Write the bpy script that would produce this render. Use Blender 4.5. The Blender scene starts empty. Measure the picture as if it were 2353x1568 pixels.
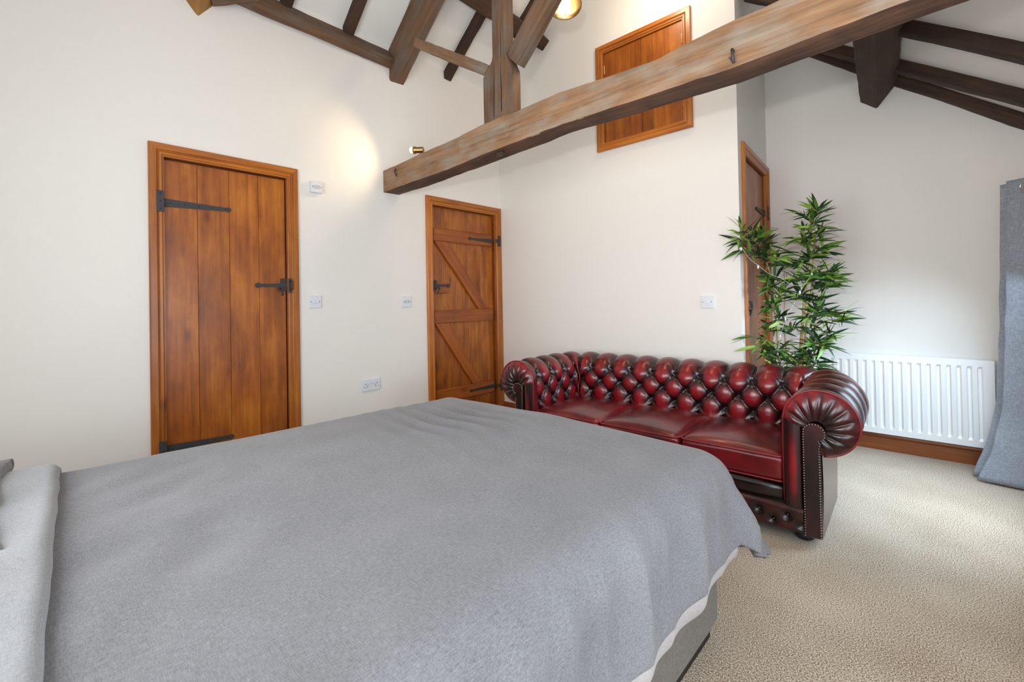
import bpy, bmesh, math, random
from math import sin, cos, pi, radians, hypot, atan2, sqrt
from mathutils import Matrix, Vector, noise

random.seed(7)
SC = bpy.context.scene
COL = SC.collection
# ------------------------------------------------------------------ camera, world, light, exposure
cam_d = bpy.data.cameras.new('camera')
cam = bpy.data.objects.new('camera', cam_d)
COL.objects.link(cam)
cam_d.sensor_width = 36.0
cam_d.lens = 1040.29 / 2353 * 36.0
cam_d.shift_y = (680.82 - 784.0) / 2353
cam_d.clip_start = 0.02
CAM = Vector((3.15, -3.21, 1.12))
YAW, PITCH, ROLL = 0.752292, 0.009424, -0.018595
fw = Vector((-sin(YAW) * cos(PITCH), cos(YAW) * cos(PITCH), sin(PITCH)))
rt = Vector((cos(YAW), sin(YAW), 0))
up = rt.cross(fw)
rt2 = rt * cos(ROLL) + up * sin(ROLL)
up2 = up * cos(ROLL) - rt * sin(ROLL)
cam.matrix_world = Matrix(((rt2.x, up2.x, -fw.x, CAM.x), (rt2.y, up2.y, -fw.y, CAM.y),
                           (rt2.z, up2.z, -fw.z, CAM.z), (0, 0, 0, 1)))
SC.camera = cam

SC.view_settings.view_transform = 'Standard'
SC.view_settings.look = 'None'
SC.view_settings.gamma = 1.0
SC.view_settings.use_curve_mapping = False
SC.view_settings.exposure = -0.26
SC.cycles.use_denoising = True
SC.cycles.max_bounces = 10
SC.cycles.diffuse_bounces = 6
SC.cycles.glossy_bounces = 4
SC.cycles.sample_clamp_indirect = 6.0
SC.cycles.caustics_reflective = False
SC.cycles.caustics_refractive = False

world = bpy.data.worlds.new('world')
SC.world = world
world.use_nodes = True
bg = world.node_tree.nodes['Background']
bg.inputs[0].default_value = (0.80, 0.90, 1.0, 1)
bg.inputs[1].default_value = 1.2


def light(name, kind, loc, target, power, col, **kw):
    d = bpy.data.lights.new(name, kind)
    o = bpy.data.objects.new(name, d)
    COL.objects.link(o)
    o.location = loc
    v = Vector(target) - Vector(loc)
    o.rotation_euler = v.to_track_quat('-Z', 'Y').to_euler()
    d.energy = power
    d.color = col
    for k, val in kw.items():
        setattr(d, k, val)
    return o


# daylight through the two low windows of the right-hand wall; added fill light behind the camera
light('daylight_window', 'AREA', (3.72, 0.05, 0.98), (2.75, 0.25, -0.1), 38, (0.66, 0.84, 1.0), shape='RECTANGLE', size=0.9, size_y=1.2, spread=radians(122))
light('daylight_window_rear', 'AREA', (3.72, -2.45, 1.0), (2.0, -2.0, 0.9), 34, (0.84, 0.92, 1.0), shape='RECTANGLE', size=1.3, size_y=1.3)
light('rear_fill_light', 'AREA', (2.2, -3.93, 1.15), (1.9, -1.0, 1.9), 92, (0.94, 0.97, 1.0), shape='RECTANGLE', size=1.8, size_y=1.6)
# camera flash held just above the lens
light('flash', 'SPOT', (3.10, -3.27, 1.38), (1.95, -0.4, 2.25), 105, (1.0, 0.97, 0.95), spot_size=radians(84), spot_blend=0.75, shadow_soft_size=0.04)

# ------------------------------------------------------------------ helpers
W = {}


def ident():
    return Matrix.Identity(4)


def frame(origin, xd, zd):
    """matrix whose x axis is xd and whose z axis is (made orthogonal) zd"""
    x = Vector(xd).normalized()
    z = Vector(zd)
    z = (z - x * z.dot(x)).normalized()
    y = z.cross(x)
    m = Matrix(((x.x, y.x, z.x, 0), (x.y, y.y, z.y, 0), (x.z, y.z, z.z, 0), (0, 0, 0, 1)))
    m.translation = Vector(origin)
    return m


def put(o, m, parent=None):
    COL.objects.link(o)
    W[o.name] = m
    if parent is not None:
        o.parent = parent
        o.matrix_parent_inverse = ident()
        o.matrix_basis = W[parent.name].inverted() @ m
    else:
        o.matrix_basis = m
    return o


def mesh(name, verts, faces, mat, parent=None, m=None, smooth=False, world=False, attr=None):
    """verts are local to matrix m (or world coordinates when world=True)"""
    m = m or ident()
    me = bpy.data.meshes.new(name)
    if world:
        inv = m.inverted()
        verts = [inv @ Vector(v) for v in verts]
    me.from_pydata([tuple(v) for v in verts], [], faces)
    if attr:
        a = me.attributes.new(attr[0], 'FLOAT', 'POINT')
        a.data.foreach_set('value', attr[1])
    if smooth:
        me.polygons.foreach_set('use_smooth', [True] * len(me.polygons))
    me.update()
    if mat:
        for q in (mat if isinstance(mat, list) else [mat]):
            me.materials.append(q)
    return put(bpy.data.objects.new(name, me), m, parent)


def empty(name, loc, rz=0.0):
    o = bpy.data.objects.new(name, None)
    o.empty_display_size = 0.1
    return put(o, Matrix.Translation(Vector(loc)) @ Matrix.Rotation(rz, 4, 'Z'))


def tag(o, label=None, cat=None, group=None, kind=None):
    if label: o['label'] = label
    if cat: o['category'] = cat
    if group: o['group'] = group
    if kind: o['kind'] = kind
    return o


def box_vf(x0, x1, y0, y1, z0, z1):
    v = [(x0, y0, z0), (x1, y0, z0), (x1, y1, z0), (x0, y1, z0), (x0, y0, z1), (x1, y0, z1), (x1, y1, z1), (x0, y1, z1)]
    f = [(0, 3, 2, 1), (4, 5, 6, 7), (0, 1, 5, 4), (1, 2, 6, 5), (2, 3, 7, 6), (3, 0, 4, 7)]
    return v, f


def bevel_mesh(me, w, seg=2):
    bm = bmesh.new()
    bm.from_mesh(me)
    bmesh.ops.bevel(bm, geom=list(bm.edges), offset=w, segments=seg, profile=0.5, affect='EDGES', clamp_overlap=True)
    bmesh.ops.recalc_face_normals(bm, faces=list(bm.faces))
    bm.to_mesh(me)
    bm.free()


def box(name, x0, x1, y0, y1, z0, z1, mat, parent=None, m=None, bevel=0.0, seg=2, smooth=False):
    v, f = box_vf(x0, x1, y0, y1, z0, z1)
    o = mesh(name, v, f, mat, parent, m)
    if bevel:
        bevel_mesh(o.data, bevel, seg)
    if smooth:
        o.data.polygons.foreach_set('use_smooth', [True] * len(o.data.polygons))
    return o


def prism(name, poly, d0, d1, mat, parent=None, m=None, bevel=0.0):
    """poly: list of (x, y) in the local plane, extruded from z=d0 to z=d1"""
    n = len(poly)
    a = sum(poly[i][0] * poly[(i + 1) % n][1] - poly[(i + 1) % n][0] * poly[i][1] for i in range(n))
    if a < 0:
        poly = poly[::-1]
    v = [(x, y, d0) for x, y in poly] + [(x, y, d1) for x, y in poly]
    f = [tuple(range(n))[::-1], tuple(range(n, 2 * n))] + [(i, (i + 1) % n, n + (i + 1) % n, n + i) for i in range(n)]
    o = mesh(name, v, f, mat, parent, m)
    if bevel:
        bevel_mesh(o.data, bevel, 1)
    return o


def tube_vf(pts, rad, seg=8, cap=True, off=0):
    pts = [Vector(p) for p in pts]
    n = len(pts)
    rads = rad if isinstance(rad, (list, tuple)) else [rad] * n
    v, f = [], []
    ref = None
    for i, p in enumerate(pts):
        t = (pts[min(i + 1, n - 1)] - pts[max(i - 1, 0)])
        t = t.normalized() if t.length > 1e-9 else Vector((0, 0, 1))
        if ref is None:
            ref = t.orthogonal().normalized()
        ref = (ref - t * ref.dot(t)).normalized()
        b = t.cross(ref)
        for k in range(seg):
            a = 2 * pi * k / seg
            v.append(p + (ref * cos(a) + b * sin(a)) * rads[i])
    for i in range(n - 1):
        for k in range(seg):
            a, b2 = i * seg + k, i * seg + (k + 1) % seg
            f.append((off + a, off + b2, off + b2 + seg, off + a + seg))
    if cap:
        f.append(tuple(off + k for k in range(seg))[::-1])
        f.append(tuple(off + (n - 1) * seg + k for k in range(seg)))
    return v, f


def tube(name, pts, rad, mat, parent=None, m=None, seg=8):
    v, f = tube_vf(pts, rad, seg)
    return mesh(name, v, f, mat, parent, m, smooth=True)


def lathe(name, prof, mat, parent=None, m=None, seg=24, smooth=True):
    """prof: (r, z) pairs spun about local z"""
    v, f = [], []
    for r, z in prof:
        for k in range(seg):
            a = 2 * pi * k / seg
            v.append((r * cos(a), r * sin(a), z))
    for i in range(len(prof) - 1):
        for k in range(seg):
            a, b = i * seg + k, i * seg + (k + 1) % seg
            f.append((a, b, b + seg, a + seg))
    f.append(tuple(range(seg))[::-1])
    f.append(tuple((len(prof) - 1) * seg + k for k in range(seg)))
    return mesh(name, v, f, mat, parent, m, smooth=smooth)


def balls_vf(pts, r, seg=6, rings=4, sq=None):
    v, f = [], []
    for p in pts:
        o = len(v)
        p = Vector(p)
        v.append(p + Vector((0, 0, r)))
        for i in range(1, rings):
            th = pi * i / rings
            for k in range(seg):
                a = 2 * pi * k / seg
                v.append(p + Vector((sin(th) * cos(a), sin(th) * sin(a), cos(th))) * r)
        v.append(p + Vector((0, 0, -r)))
        last = len(v) - 1
        for k in range(seg):
            f.append((o, o + 1 + k, o + 1 + (k + 1) % seg))
            f.append((last, o + 1 + (rings - 2) * seg + (k + 1) % seg, o + 1 + (rings - 2) * seg + k))
        for i in range(rings - 2):
            for k in range(seg):
                a, b = o + 1 + i * seg + k, o + 1 + i * seg + (k + 1) % seg
                f.append((a, a + seg, b + seg, b))
    return v, f


def grid_faces(nu, nv, off=0):
    """vertex index = i*nv + j"""
    return [(off + i * nv + j, off + (i + 1) * nv + j, off + (i + 1) * nv + j + 1, off + i * nv + j + 1)
            for i in range(nu - 1) for j in range(nv - 1)]


def soft_box(name, x0, x1, y0, y1, z0, z1, r, mat, parent=None, m=None, crown=0.0, cuts=14, wob=0.0, pinch=0.0):
    bm = bmesh.new()
    bmesh.ops.create_cube(bm, size=2.0)
    bmesh.ops.subdivide_edges(bm, edges=list(bm.edges), cuts=cuts, use_grid_fill=True)
    hx, hy, hz = (x1 - x0) / 2, (y1 - y0) / 2, (z1 - z0) / 2
    c = Vector(((x0 + x1) / 2, (y0 + y1) / 2, (z0 + z1) / 2))
    for v in bm.verts:
        n = v.co.copy()
        p = Vector((n.x * hx, n.y * hy, n.z * hz))
        q = Vector((max(-hx + r, min(hx - r, p.x)), max(-hy + r, min(hy - r, p.y)), max(-hz + r, min(hz - r, p.z))))
        d = p - q
        if d.length > 1e-9:
            # spread the outer shell of the cube over the rounded edge
            q2 = q + d.normalized() * r
        else:
            q2 = p
        if crown:
            w = max(0.0, 1 - n.x ** 2) * max(0.0, 1 - n.y ** 2)
            q2.z += crown * (w ** 0.6) * (1 if n.z > 0 else -0.3) * abs(n.z)
        if pinch:
            e = (abs(n.x) ** 6) * (abs(n.y) ** 6)
            q2.x += n.x * pinch * e
            q2.y += n.y * pinch * e
        if wob:
            q2 += noise.noise_vector((q2 + c) * 6.0) * wob
        v.co = q2 + c
    bmesh.ops.recalc_face_normals(bm, faces=list(bm.faces))
    me = bpy.data.meshes.new(name)
    bm.to_mesh(me)
    bm.free()
    me.polygons.foreach_set('use_smooth', [True] * len(me.polygons))
    me.materials.append(mat)
    return put(bpy.data.objects.new(name, me), m or ident(), parent)


# ------------------------------------------------------------------ materials
def new_mat(name):
    m = bpy.data.materials.new(name)
    m.use_nodes = True
    nt = m.node_tree
    return m, nt, nt.nodes['Principled BSDF']


def N(nt, t, **kw):
    n = nt.nodes.new(t)
    for k, v in kw.items():
        setattr(n, k, v)
    return n


def ramp(nt, stops, interp='LINEAR'):
    r = N(nt, 'ShaderNodeValToRGB')
    r.color_ramp.interpolation = interp
    el = r.color_ramp.elements
    while len(el) < len(stops):
        el.new(0.5)
    for e, (p, c) in zip(el, stops):
        e.position = p
        e.color = (*c, 1) if len(c) == 3 else c
    return r


def srgb(r, g, b):
    f = lambda c: (c / 255 / 12.92) if c / 255 <= 0.04045 else ((c / 255 + 0.055) / 1.055) ** 2.4
    return (f(r), f(g), f(b))


def plain(name, col, rough=0.5, metal=0.0, spec=0.5, bump=0.0, bscale=200.0, var=0.0):
    m, nt, p = new_mat(name)
    p.inputs['Base Color'].default_value = (*col, 1)
    p.inputs['Roughness'].default_value = rough
    p.inputs['Metallic'].default_value = metal
    p.inputs['Specular IOR Level'].default_value = spec
    tc = N(nt, 'ShaderNodeTexCoord')
    if bump or var:
        nz = N(nt, 'ShaderNodeTexNoise')
        nz.inputs['Scale'].default_value = bscale
        nz.inputs['Detail'].default_value = 3
        nt.links.new(tc.outputs['Object'], nz.inputs['Vector'])
        if bump:
            b = N(nt, 'ShaderNodeBump')
            b.inputs['Strength'].default_value = bump
            b.inputs['Distance'].default_value = 0.003
            nt.links.new(nz.outputs['Fac'], b.inputs['Height'])
            nt.links.new(b.outputs['Normal'], p.inputs['Normal'])
        if var:
            r = ramp(nt, [(0.3, tuple(c * (1 - var) for c in col)), (0.7, tuple(min(1, c * (1 + var)) for c in col))])
            nt.links.new(nz.outputs['Fac'], r.inputs['Fac'])
            nt.links.new(r.outputs['Color'], p.inputs['Base Color'])
    return m


def wood(name, dark, mid, light_c, gx=1.6, gy=26.0, rough=0.45, bump=0.25, blotch=0.5, coat=0.0, knots=0.0, grey=None, bdist=0.004):
    """grain runs along the object's local x axis"""
    m, nt, p = new_mat(name)
    L = nt.links.new
    tc = N(nt, 'ShaderNodeTexCoord')
    oi = N(nt, 'ShaderNodeObjectInfo')
    mul = N(nt, 'ShaderNodeMath', operation='MULTIPLY')
    mul.inputs[1].default_value = 37.0
    L(oi.outputs['Random'], mul.inputs[0])
    cmb = N(nt, 'ShaderNodeCombineXYZ')
    for i in range(3):
        L(mul.outputs[0], cmb.inputs[i])
    add = N(nt, 'ShaderNodeVectorMath', operation='ADD')
    L(tc.outputs['Object'], add.inputs[0])
    L(cmb.outputs[0], add.inputs[1])
    mp = N(nt, 'ShaderNodeMapping')
    mp.inputs['Scale'].default_value = (gx, gy, gy)
    L(add.outputs[0], mp.inputs['Vector'])
    n1 = N(nt, 'ShaderNodeTexNoise')
    n1.inputs['Scale'].default_value = 1.0
    n1.inputs['Detail'].default_value = 6
    n1.inputs['Roughness'].default_value = 0.65
    n1.inputs['Distortion'].default_value = 0.6
    L(mp.outputs[0], n1.inputs['Vector'])
    mp2 = N(nt, 'ShaderNodeMapping')
    mp2.inputs['Scale'].default_value = (2.2, 5.0, 5.0)
    L(add.outputs[0], mp2.inputs['Vector'])
    n2 = N(nt, 'ShaderNodeTexNoise')
    n2.inputs['Scale'].default_value = 1.3
    n2.inputs['Detail'].default_value = 4
    n2.inputs['Roughness'].default_value = 0.6
    L(mp2.outputs[0], n2.inputs['Vector'])
    mix = N(nt, 'ShaderNodeMix', data_type='FLOAT')
    mix.inputs[0].default_value = blotch
    L(n1.outputs['Fac'], mix.inputs[2])
    L(n2.outputs['Fac'], mix.inputs[3])
    last = mix.outputs[0]
    r = ramp(nt, [(0.28, dark), (0.48, mid), (0.70, light_c)])
    L(last, r.inputs['Fac'])
    colout = r.outputs['Color']
    if grey is not None:
        n3 = N(nt, 'ShaderNodeTexNoise')
        n3.inputs['Scale'].default_value = 2.4
        n3.inputs['Detail'].default_value = 5
        L(mp2.outputs[0], n3.inputs['Vector'])
        r3 = ramp(nt, [(0.45, (0, 0, 0)), (0.68, (1, 1, 1))])
        L(n3.outputs['Fac'], r3.inputs['Fac'])
        mc = N(nt, 'ShaderNodeMix', data_type='RGBA')
        L(r3.outputs['Color'], mc.inputs[0])
        L(colout, mc.inputs[6])
        mc2 = N(nt, 'ShaderNodeMix', data_type='RGBA', blend_type='MULTIPLY')
        mc2.inputs[0].default_value = 0.55
        mc2.inputs[6].default_value = (*grey, 1)
        r4 = ramp(nt, [(0.3, (0.45, 0.45, 0.45)), (0.65, (1.1, 1.1, 1.1))])
        L(n1.outputs['Fac'], r4.inputs['Fac'])
        L(r4.outputs['Color'], mc2.inputs[7])
        L(mc2.outputs[2], mc.inputs[7])
        colout = mc.outputs[2]
    if knots:
        vo = N(nt, 'ShaderNodeTexVoronoi')
        mp3 = N(nt, 'ShaderNodeMapping')
        mp3.inputs['Scale'].default_value = (2.3, 5.5, 5.5)
        L(add.outputs[0], mp3.inputs['Vector'])
        L(mp3.outputs[0], vo.inputs['Vector'])
        vo.inputs['Scale'].default_value = 1.0
        rk = ramp(nt, [(0.03, (1, 1, 1)), (0.14, (0, 0, 0))])
        L(vo.outputs['Distance'], rk.inputs['Fac'])
        mk = N(nt, 'ShaderNodeMix', data_type='RGBA')
        mk2 = N(nt, 'ShaderNodeMath', operation='MULTIPLY')
        mk2.inputs[1].default_value = knots
        L(rk.outputs['Color'], mk2.inputs[0])
        L(mk2.outputs[0], mk.inputs[0])
        L(colout, mk.inputs[6])
        mk.inputs[7].default_value = (dark[0] * 0.5, dark[1] * 0.4, dark[2] * 0.4, 1)
        colout = mk.outputs[2]
    # each piece a little lighter or darker
    hv = N(nt, 'ShaderNodeHueSaturation')
    rr = N(nt, 'ShaderNodeMapRange')
    rr.inputs[3].default_value = 0.84
    rr.inputs[4].default_value = 1.14
    L(oi.outputs['Random'], rr.inputs[0])
    L(rr.outputs[0], hv.inputs['Value'])
    L(colout, hv.inputs['Color'])
    L(hv.outputs[0], p.inputs['Base Color'])
    p.inputs['Roughness'].default_value = rough
    p.inputs['Coat Weight'].default_value = coat
    p.inputs['Coat Roughness'].default_value = 0.25
    b = N(nt, 'ShaderNodeBump')
    b.inputs['Strength'].default_value = bump
    b.inputs['Distance'].default_value = bdist
    L(n1.outputs['Fac'], b.inputs['Height'])
    L(b.outputs['Normal'], p.inputs['Normal'])
    return m


def fabric(name, c1, c2, scale=420.0, rough=0.9, bump=0.25, sheen=0.2, axes=((1.0, 0.15, 0.5), (0.15, 1.0, 0.5))):
    """woven cloth: crossed fine threads with uneven dye"""
    m, nt, p = new_mat(name)
    L = nt.links.new
    tc = N(nt, 'ShaderNodeTexCoord')
    outs = []
    for sx, sy, sz in axes:
        mp = N(nt, 'ShaderNodeMapping')
        mp.inputs['Scale'].default_value = (scale * sx, scale * sy, scale * sz)
        L(tc.outputs['Object'], mp.inputs['Vector'])
        nz = N(nt, 'ShaderNodeTexNoise')
        nz.inputs['Scale'].default_value = 1.0
        nz.inputs['Detail'].default_value = 3
        L(mp.outputs[0], nz.inputs['Vector'])
        outs.append(nz.outputs['Fac'])
    av = N(nt, 'ShaderNodeMath', operation='ADD')
    L(outs[0], av.inputs[0])
    L(outs[1], av.inputs[1])
    hf = N(nt, 'ShaderNodeMath', operation='MULTIPLY')
    hf.inputs[1].default_value = 0.5
    L(av.outputs[0], hf.inputs[0])
    big = N(nt, 'ShaderNodeTexNoise')
    big.inputs['Scale'].default_value = 5.0
    big.inputs['Detail'].default_value = 4
    L(tc.outputs['Object'], big.inputs['Vector'])
    mx = N(nt, 'ShaderNodeMix', data_type='FLOAT')
    mx.inputs[0].default_value = 0.18
    L(hf.outputs[0], mx.inputs[2])
    L(big.outputs['Fac'], mx.inputs[3])
    r = ramp(nt, [(0.34, c1), (0.66, c2)])
    L(mx.outputs[0], r.inputs['Fac'])
    L(r.outputs['Color'], p.inputs['Base Color'])
    p.inputs['Roughness'].default_value = rough
    p.inputs['Specular IOR Level'].default_value = 0.2
    p.inputs['Sheen Weight'].default_value = sheen
    b = N(nt, 'ShaderNodeBump')
    b.inputs['Strength'].default_value = bump
    b.inputs['Distance'].default_value = 0.001
    L(hf.outputs[0], b.inputs['Height'])
    L(b.outputs['Normal'], p.inputs['Normal'])
    return m


M_WALL = plain('wall_paint', srgb(234, 231, 226), 0.85, bump=0.06, bscale=30.0, var=0.006, spec=0.2)
M_CEIL = plain('ceiling_paint', srgb(232, 231, 226), 0.9, bump=0.05, bscale=25.0, spec=0.2)
M_PINE = wood('pine_frame', srgb(112, 55, 13), srgb(167, 93, 25), srgb(198, 127, 44), gx=1.4, gy=34, rough=0.38, bump=0.08, blotch=0.35, coat=0.25, knots=0.85)
M_DOOR = wood('pine_door', srgb(82, 37, 6), srgb(149, 78, 13), srgb(192, 117, 32), gx=1.2, gy=30, rough=0.38, bump=0.10, blotch=0.54, coat=0.22, knots=0.6)
M_LEDGE = wood('pine_ledge', srgb(97, 45, 7), srgb(147, 74, 15), srgb(177, 100, 28), gx=1.2, gy=30, rough=0.42, bump=0.08, blotch=0.4, coat=0.2, knots=0.5)
M_SKIRT = wood('pine_skirting', srgb(96, 46, 18), srgb(140, 74, 30), srgb(164, 96, 44), gx=1.2, gy=30, rough=0.42, bump=0.08, blotch=0.4, coat=0.2, knots=0.7)
M_OAK = wood('old_oak_pale', srgb(76, 52, 36), srgb(129, 96, 68), srgb(160, 126, 94), gx=1.8, gy=42, rough=0.8, bump=0.75, blotch=0.45, grey=srgb(142, 128, 112), bdist=0.006)
M_OAKM = wood('old_oak_mid', srgb(57, 38, 26), srgb(96, 69, 48), srgb(126, 95, 69), gx=1.8, gy=38, rough=0.8, bump=0.7, blotch=0.45, grey=srgb(105, 91, 79), bdist=0.005)
M_OAKD = wood('old_oak_dark', srgb(29, 20, 15), srgb(57, 38, 26), srgb(84, 58, 40), gx=1.8, gy=36, rough=0.8, bump=0.7, blotch=0.5, bdist=0.005)
M_OAKY = wood('old_oak_honey', srgb(96, 62, 26), srgb(146, 102, 52), srgb(178, 134, 78), gx=1.8, gy=30, rough=0.75, bump=0.5, blotch=0.5, bdist=0.004)
M_IRON = plain('black_iron', srgb(64, 64, 67), 0.55, metal=0.35, bump=0.4, bscale=160.0)
M_BRASS = plain('brass', srgb(178, 146, 96), 0.3, metal=1.0, bump=0.03)
M_STEEL = plain('chrome', srgb(206, 204, 200), 0.22, metal=1.0, bump=0.02)
M_STUD = plain('upholstery_stud', srgb(158, 148, 132), 0.35, metal=0.9, bump=0.02)
M_WHITE = plain('white_plastic', srgb(222, 225, 232), 0.35, bump=0.02)
M_WHITE2 = plain('grey_white_plastic', srgb(196, 196, 198), 0.4, bump=0.02)
M_HOLE = plain('dark_hole', srgb(30, 30, 32), 0.8, bump=0.02)
M_RAD = plain('radiator_enamel', srgb(238, 240, 242), 0.3, bump=0.02, bscale=60.0)
M_DUVET = fabric('duvet_grey', srgb(94, 94, 97), srgb(136, 136, 140), 640, bump=0.12)
M_LINING = fabric('duvet_lining', srgb(133, 135, 138), srgb(167, 169, 172), 640, bump=0.12)
M_PILLOW = fabric('pillow_grey', srgb(90, 90, 92), srgb(130, 130, 132), 420)
M_HEM = fabric('duvet_hem_cloth', srgb(146, 140, 140), srgb(180, 174, 174), 640, bump=0.12)
M_BASE = fabric('divan_cloth', srgb(88, 82, 76), srgb(126, 119, 112), 460, bump=0.4)
M_MATT = fabric('mattress_cloth', srgb(214, 213, 212), srgb(232, 231, 230), 300)
M_CURT = fabric('curtain_cloth', srgb(118, 124, 134), srgb(170, 178, 190), 420, rough=0.6, bump=0.25, axes=((1.0, 1.0, 0.10), (0.12, 0.12, 1.0)))
M_BLACK = plain('black_paint', srgb(24, 22, 22), 0.45, bump=0.05)
M_SOIL = plain('pot_soil', srgb(60, 46, 36), 0.95, bump=0.8, bscale=90.0, var=0.3)
M_POT = plain('black_pot', srgb(38, 36, 36), 0.5, bump=0.1)
M_CANE = wood('bamboo_cane', srgb(150, 118, 70), srgb(196, 164, 108), srgb(222, 196, 144), gx=3.0, gy=60, rough=0.5, bump=0.1, blotch=0.3)
M_TWIG = plain('twig', srgb(96, 88, 56), 0.6, bump=0.1, var=0.2, bscale=60)
M_WIRE = plain('clear_wire', srgb(226, 226, 220), 0.3, bump=0.02)


def leather():
    m, nt, p = new_mat('oxblood_leather')
    L = nt.links.new
    tc = N(nt, 'ShaderNodeTexCoord')
    at = N(nt, 'ShaderNodeAttribute', attribute_name='rub')
    nz = N(nt, 'ShaderNodeTexNoise')
    nz.inputs['Scale'].default_value = 9.0
    nz.inputs['Detail'].default_value = 4
    L(tc.outputs['Object'], nz.inputs['Vector'])
    ms = N(nt, 'ShaderNodeMath', operation='MULTIPLY_ADD')
    ms.inputs[1].default_value = 0.55
    ms.inputs[2].default_value = -0.27
    L(nz.outputs['Fac'], ms.inputs[0])
    ad = N(nt, 'ShaderNodeMath', operation='ADD')
    L(at.outputs['Fac'], ad.inputs[0])
    L(ms.outputs[0], ad.inputs[1])
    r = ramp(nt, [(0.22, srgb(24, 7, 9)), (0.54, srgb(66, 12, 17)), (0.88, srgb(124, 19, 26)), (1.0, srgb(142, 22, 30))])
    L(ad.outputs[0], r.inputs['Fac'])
    L(r.outputs['Color'], p.inputs['Base Color'])
    p.inputs['Roughness'].default_value = 0.29
    p.inputs['Specular IOR Level'].default_value = 0.5
    p.inputs['Coat Weight'].default_value = 0.35
    p.inputs['Coat Roughness'].default_value = 0.18
    vo = N(nt, 'ShaderNodeTexVoronoi')
    vo.inputs['Scale'].default_value = 420.0
    L(tc.outputs['Object'], vo.inputs['Vector'])
    b = N(nt, 'ShaderNodeBump')
    b.inputs['Strength'].default_value = 0.12
    b.inputs['Distance'].default_value = 0.001
    L(vo.outputs['Distance'], b.inputs['Height'])
    L(b.outputs['Normal'], p.inputs['Normal'])
    return m


M_LEATHER = leather()


def carpet():
    m, nt, p = new_mat('twist_carpet')
    L = nt.links.new
    tc = N(nt, 'ShaderNodeTexCoord')
    n1 = N(nt, 'ShaderNodeTexNoise')
    n1.inputs['Scale'].default_value = 230.0
    n1.inputs['Detail'].default_value = 2
    n1.inputs['Roughness'].default_value = 0.6
    L(tc.outputs['Object'], n1.inputs['Vector'])
    n2 = N(nt, 'ShaderNodeTexNoise')
    n2.inputs['Scale'].default_value = 3.0
    L(tc.outputs['Object'], n2.inputs['Vector'])
    mx = N(nt, 'ShaderNodeMix', data_type='FLOAT')
    mx.inputs[0].default_value = 0.10
    L(n1.outputs['Fac'], mx.inputs[2])
    L(n2.outputs['Fac'], mx.inputs[3])
    r = ramp(nt, [(0.36, srgb(100, 80, 58)), (0.46, srgb(152, 131, 106)), (0.53, srgb(190, 174, 152)), (0.62, srgb(224, 213, 198))])
    L(mx.outputs[0], r.inputs['Fac'])
    L(r.outputs['Color'], p.inputs['Base Color'])
    p.inputs['Roughness'].default_value = 0.95
    p.inputs['Specular IOR Level'].default_value = 0.1
    p.inputs['Sheen Weight'].default_value = 0.3
    b = N(nt, 'ShaderNodeBump')
    b.inputs['Strength'].default_value = 0.15
    b.inputs['Distance'].default_value = 0.003
    L(n1.outputs['Fac'], b.inputs['Height'])
    L(b.outputs['Normal'], p.inputs['Normal'])
    return m


M_CARPET = carpet()


def leafmat():
    m, nt, p = new_mat('bamboo_leaf')
    L = nt.links.new
    oi = N(nt, 'ShaderNodeObjectInfo')
    tc = N(nt, 'ShaderNodeTexCoord')
    at = N(nt, 'ShaderNodeAttribute', attribute_name='shade')
    ad = N(nt, 'ShaderNodeMath', operation='ADD')
    L(oi.outputs['Random'], ad.inputs[0])
    L(at.outputs['Fac'], ad.inputs[1])
    fr = N(nt, 'ShaderNodeMath', operation='FRACT')
    L(ad.outputs[0], fr.inputs[0])
    r = ramp(nt, [(0.0, srgb(24, 46, 24)), (0.40, srgb(40, 74, 34)), (0.62, srgb(72, 112, 42)), (0.82, srgb(112, 152, 54)), (1.0, srgb(158, 186, 84))])
    L(fr.outputs[0], r.inputs['Fac'])
    L(r.outputs['Color'], p.inputs['Base Color'])
    p.inputs['Roughness'].default_value = 0.42
    p.inputs['Subsurface Weight'].default_value = 0.0
    return m


M_LEAF = leafmat()


def emit(name, col, s):
    m = bpy.data.materials.new(name)
    m.use_nodes = True
    nt = m.node_tree
    nt.nodes.clear()
    e = nt.nodes.new('ShaderNodeEmission')
    e.inputs[0].default_value = (*col, 1)
    e.inputs[1].default_value = s
    o = nt.nodes.new('ShaderNodeOutputMaterial')
    nt.links.new(e.outputs[0], o.inputs[0])
    return m


M_BULB = emit('lit_bulb', (1.0, 0.86, 0.62), 22.0)


def glassmat():
    m = bpy.data.materials.new('window_glass')
    m.use_nodes = True
    nt = m.node_tree
    nt.nodes.clear()
    t = nt.nodes.new('ShaderNodeBsdfTransparent')
    g = nt.nodes.new('ShaderNodeBsdfGlossy')
    g.inputs['Roughness'].default_value = 0.02
    x = nt.nodes.new('ShaderNodeMixShader')
    x.inputs[0].default_value = 0.06
    o = nt.nodes.new('ShaderNodeOutputMaterial')
    nt.links.new(t.outputs[0], x.inputs[1])
    nt.links.new(g.outputs[0], x.inputs[2])
    nt.links.new(x.outputs[0], o.inputs[0])
    return m


M_GLASS = glassmat()

# ------------------------------------------------------------------ room shell
XR, YB, YD = 3.62, -3.85, 0.975          # right wall, back wall, recess end wall
RIDGE = 1.16
ceil_l = lambda x: 3.17 + 0.79 * x
ceil_r = lambda x: 5.003 - 0.79 * x
ceil_z = lambda x: min(ceil_l(x), ceil_r(x))
CTH = 0.0679
CD = Vector((-sin(CTH), cos(CTH), 0))     # along the short return wall
CN = Vector((cos(CTH), sin(CTH), 0))      # its normal
C0 = Vector((2.214, 0, 0))
CLEN = YD / cos(CTH)


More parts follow.
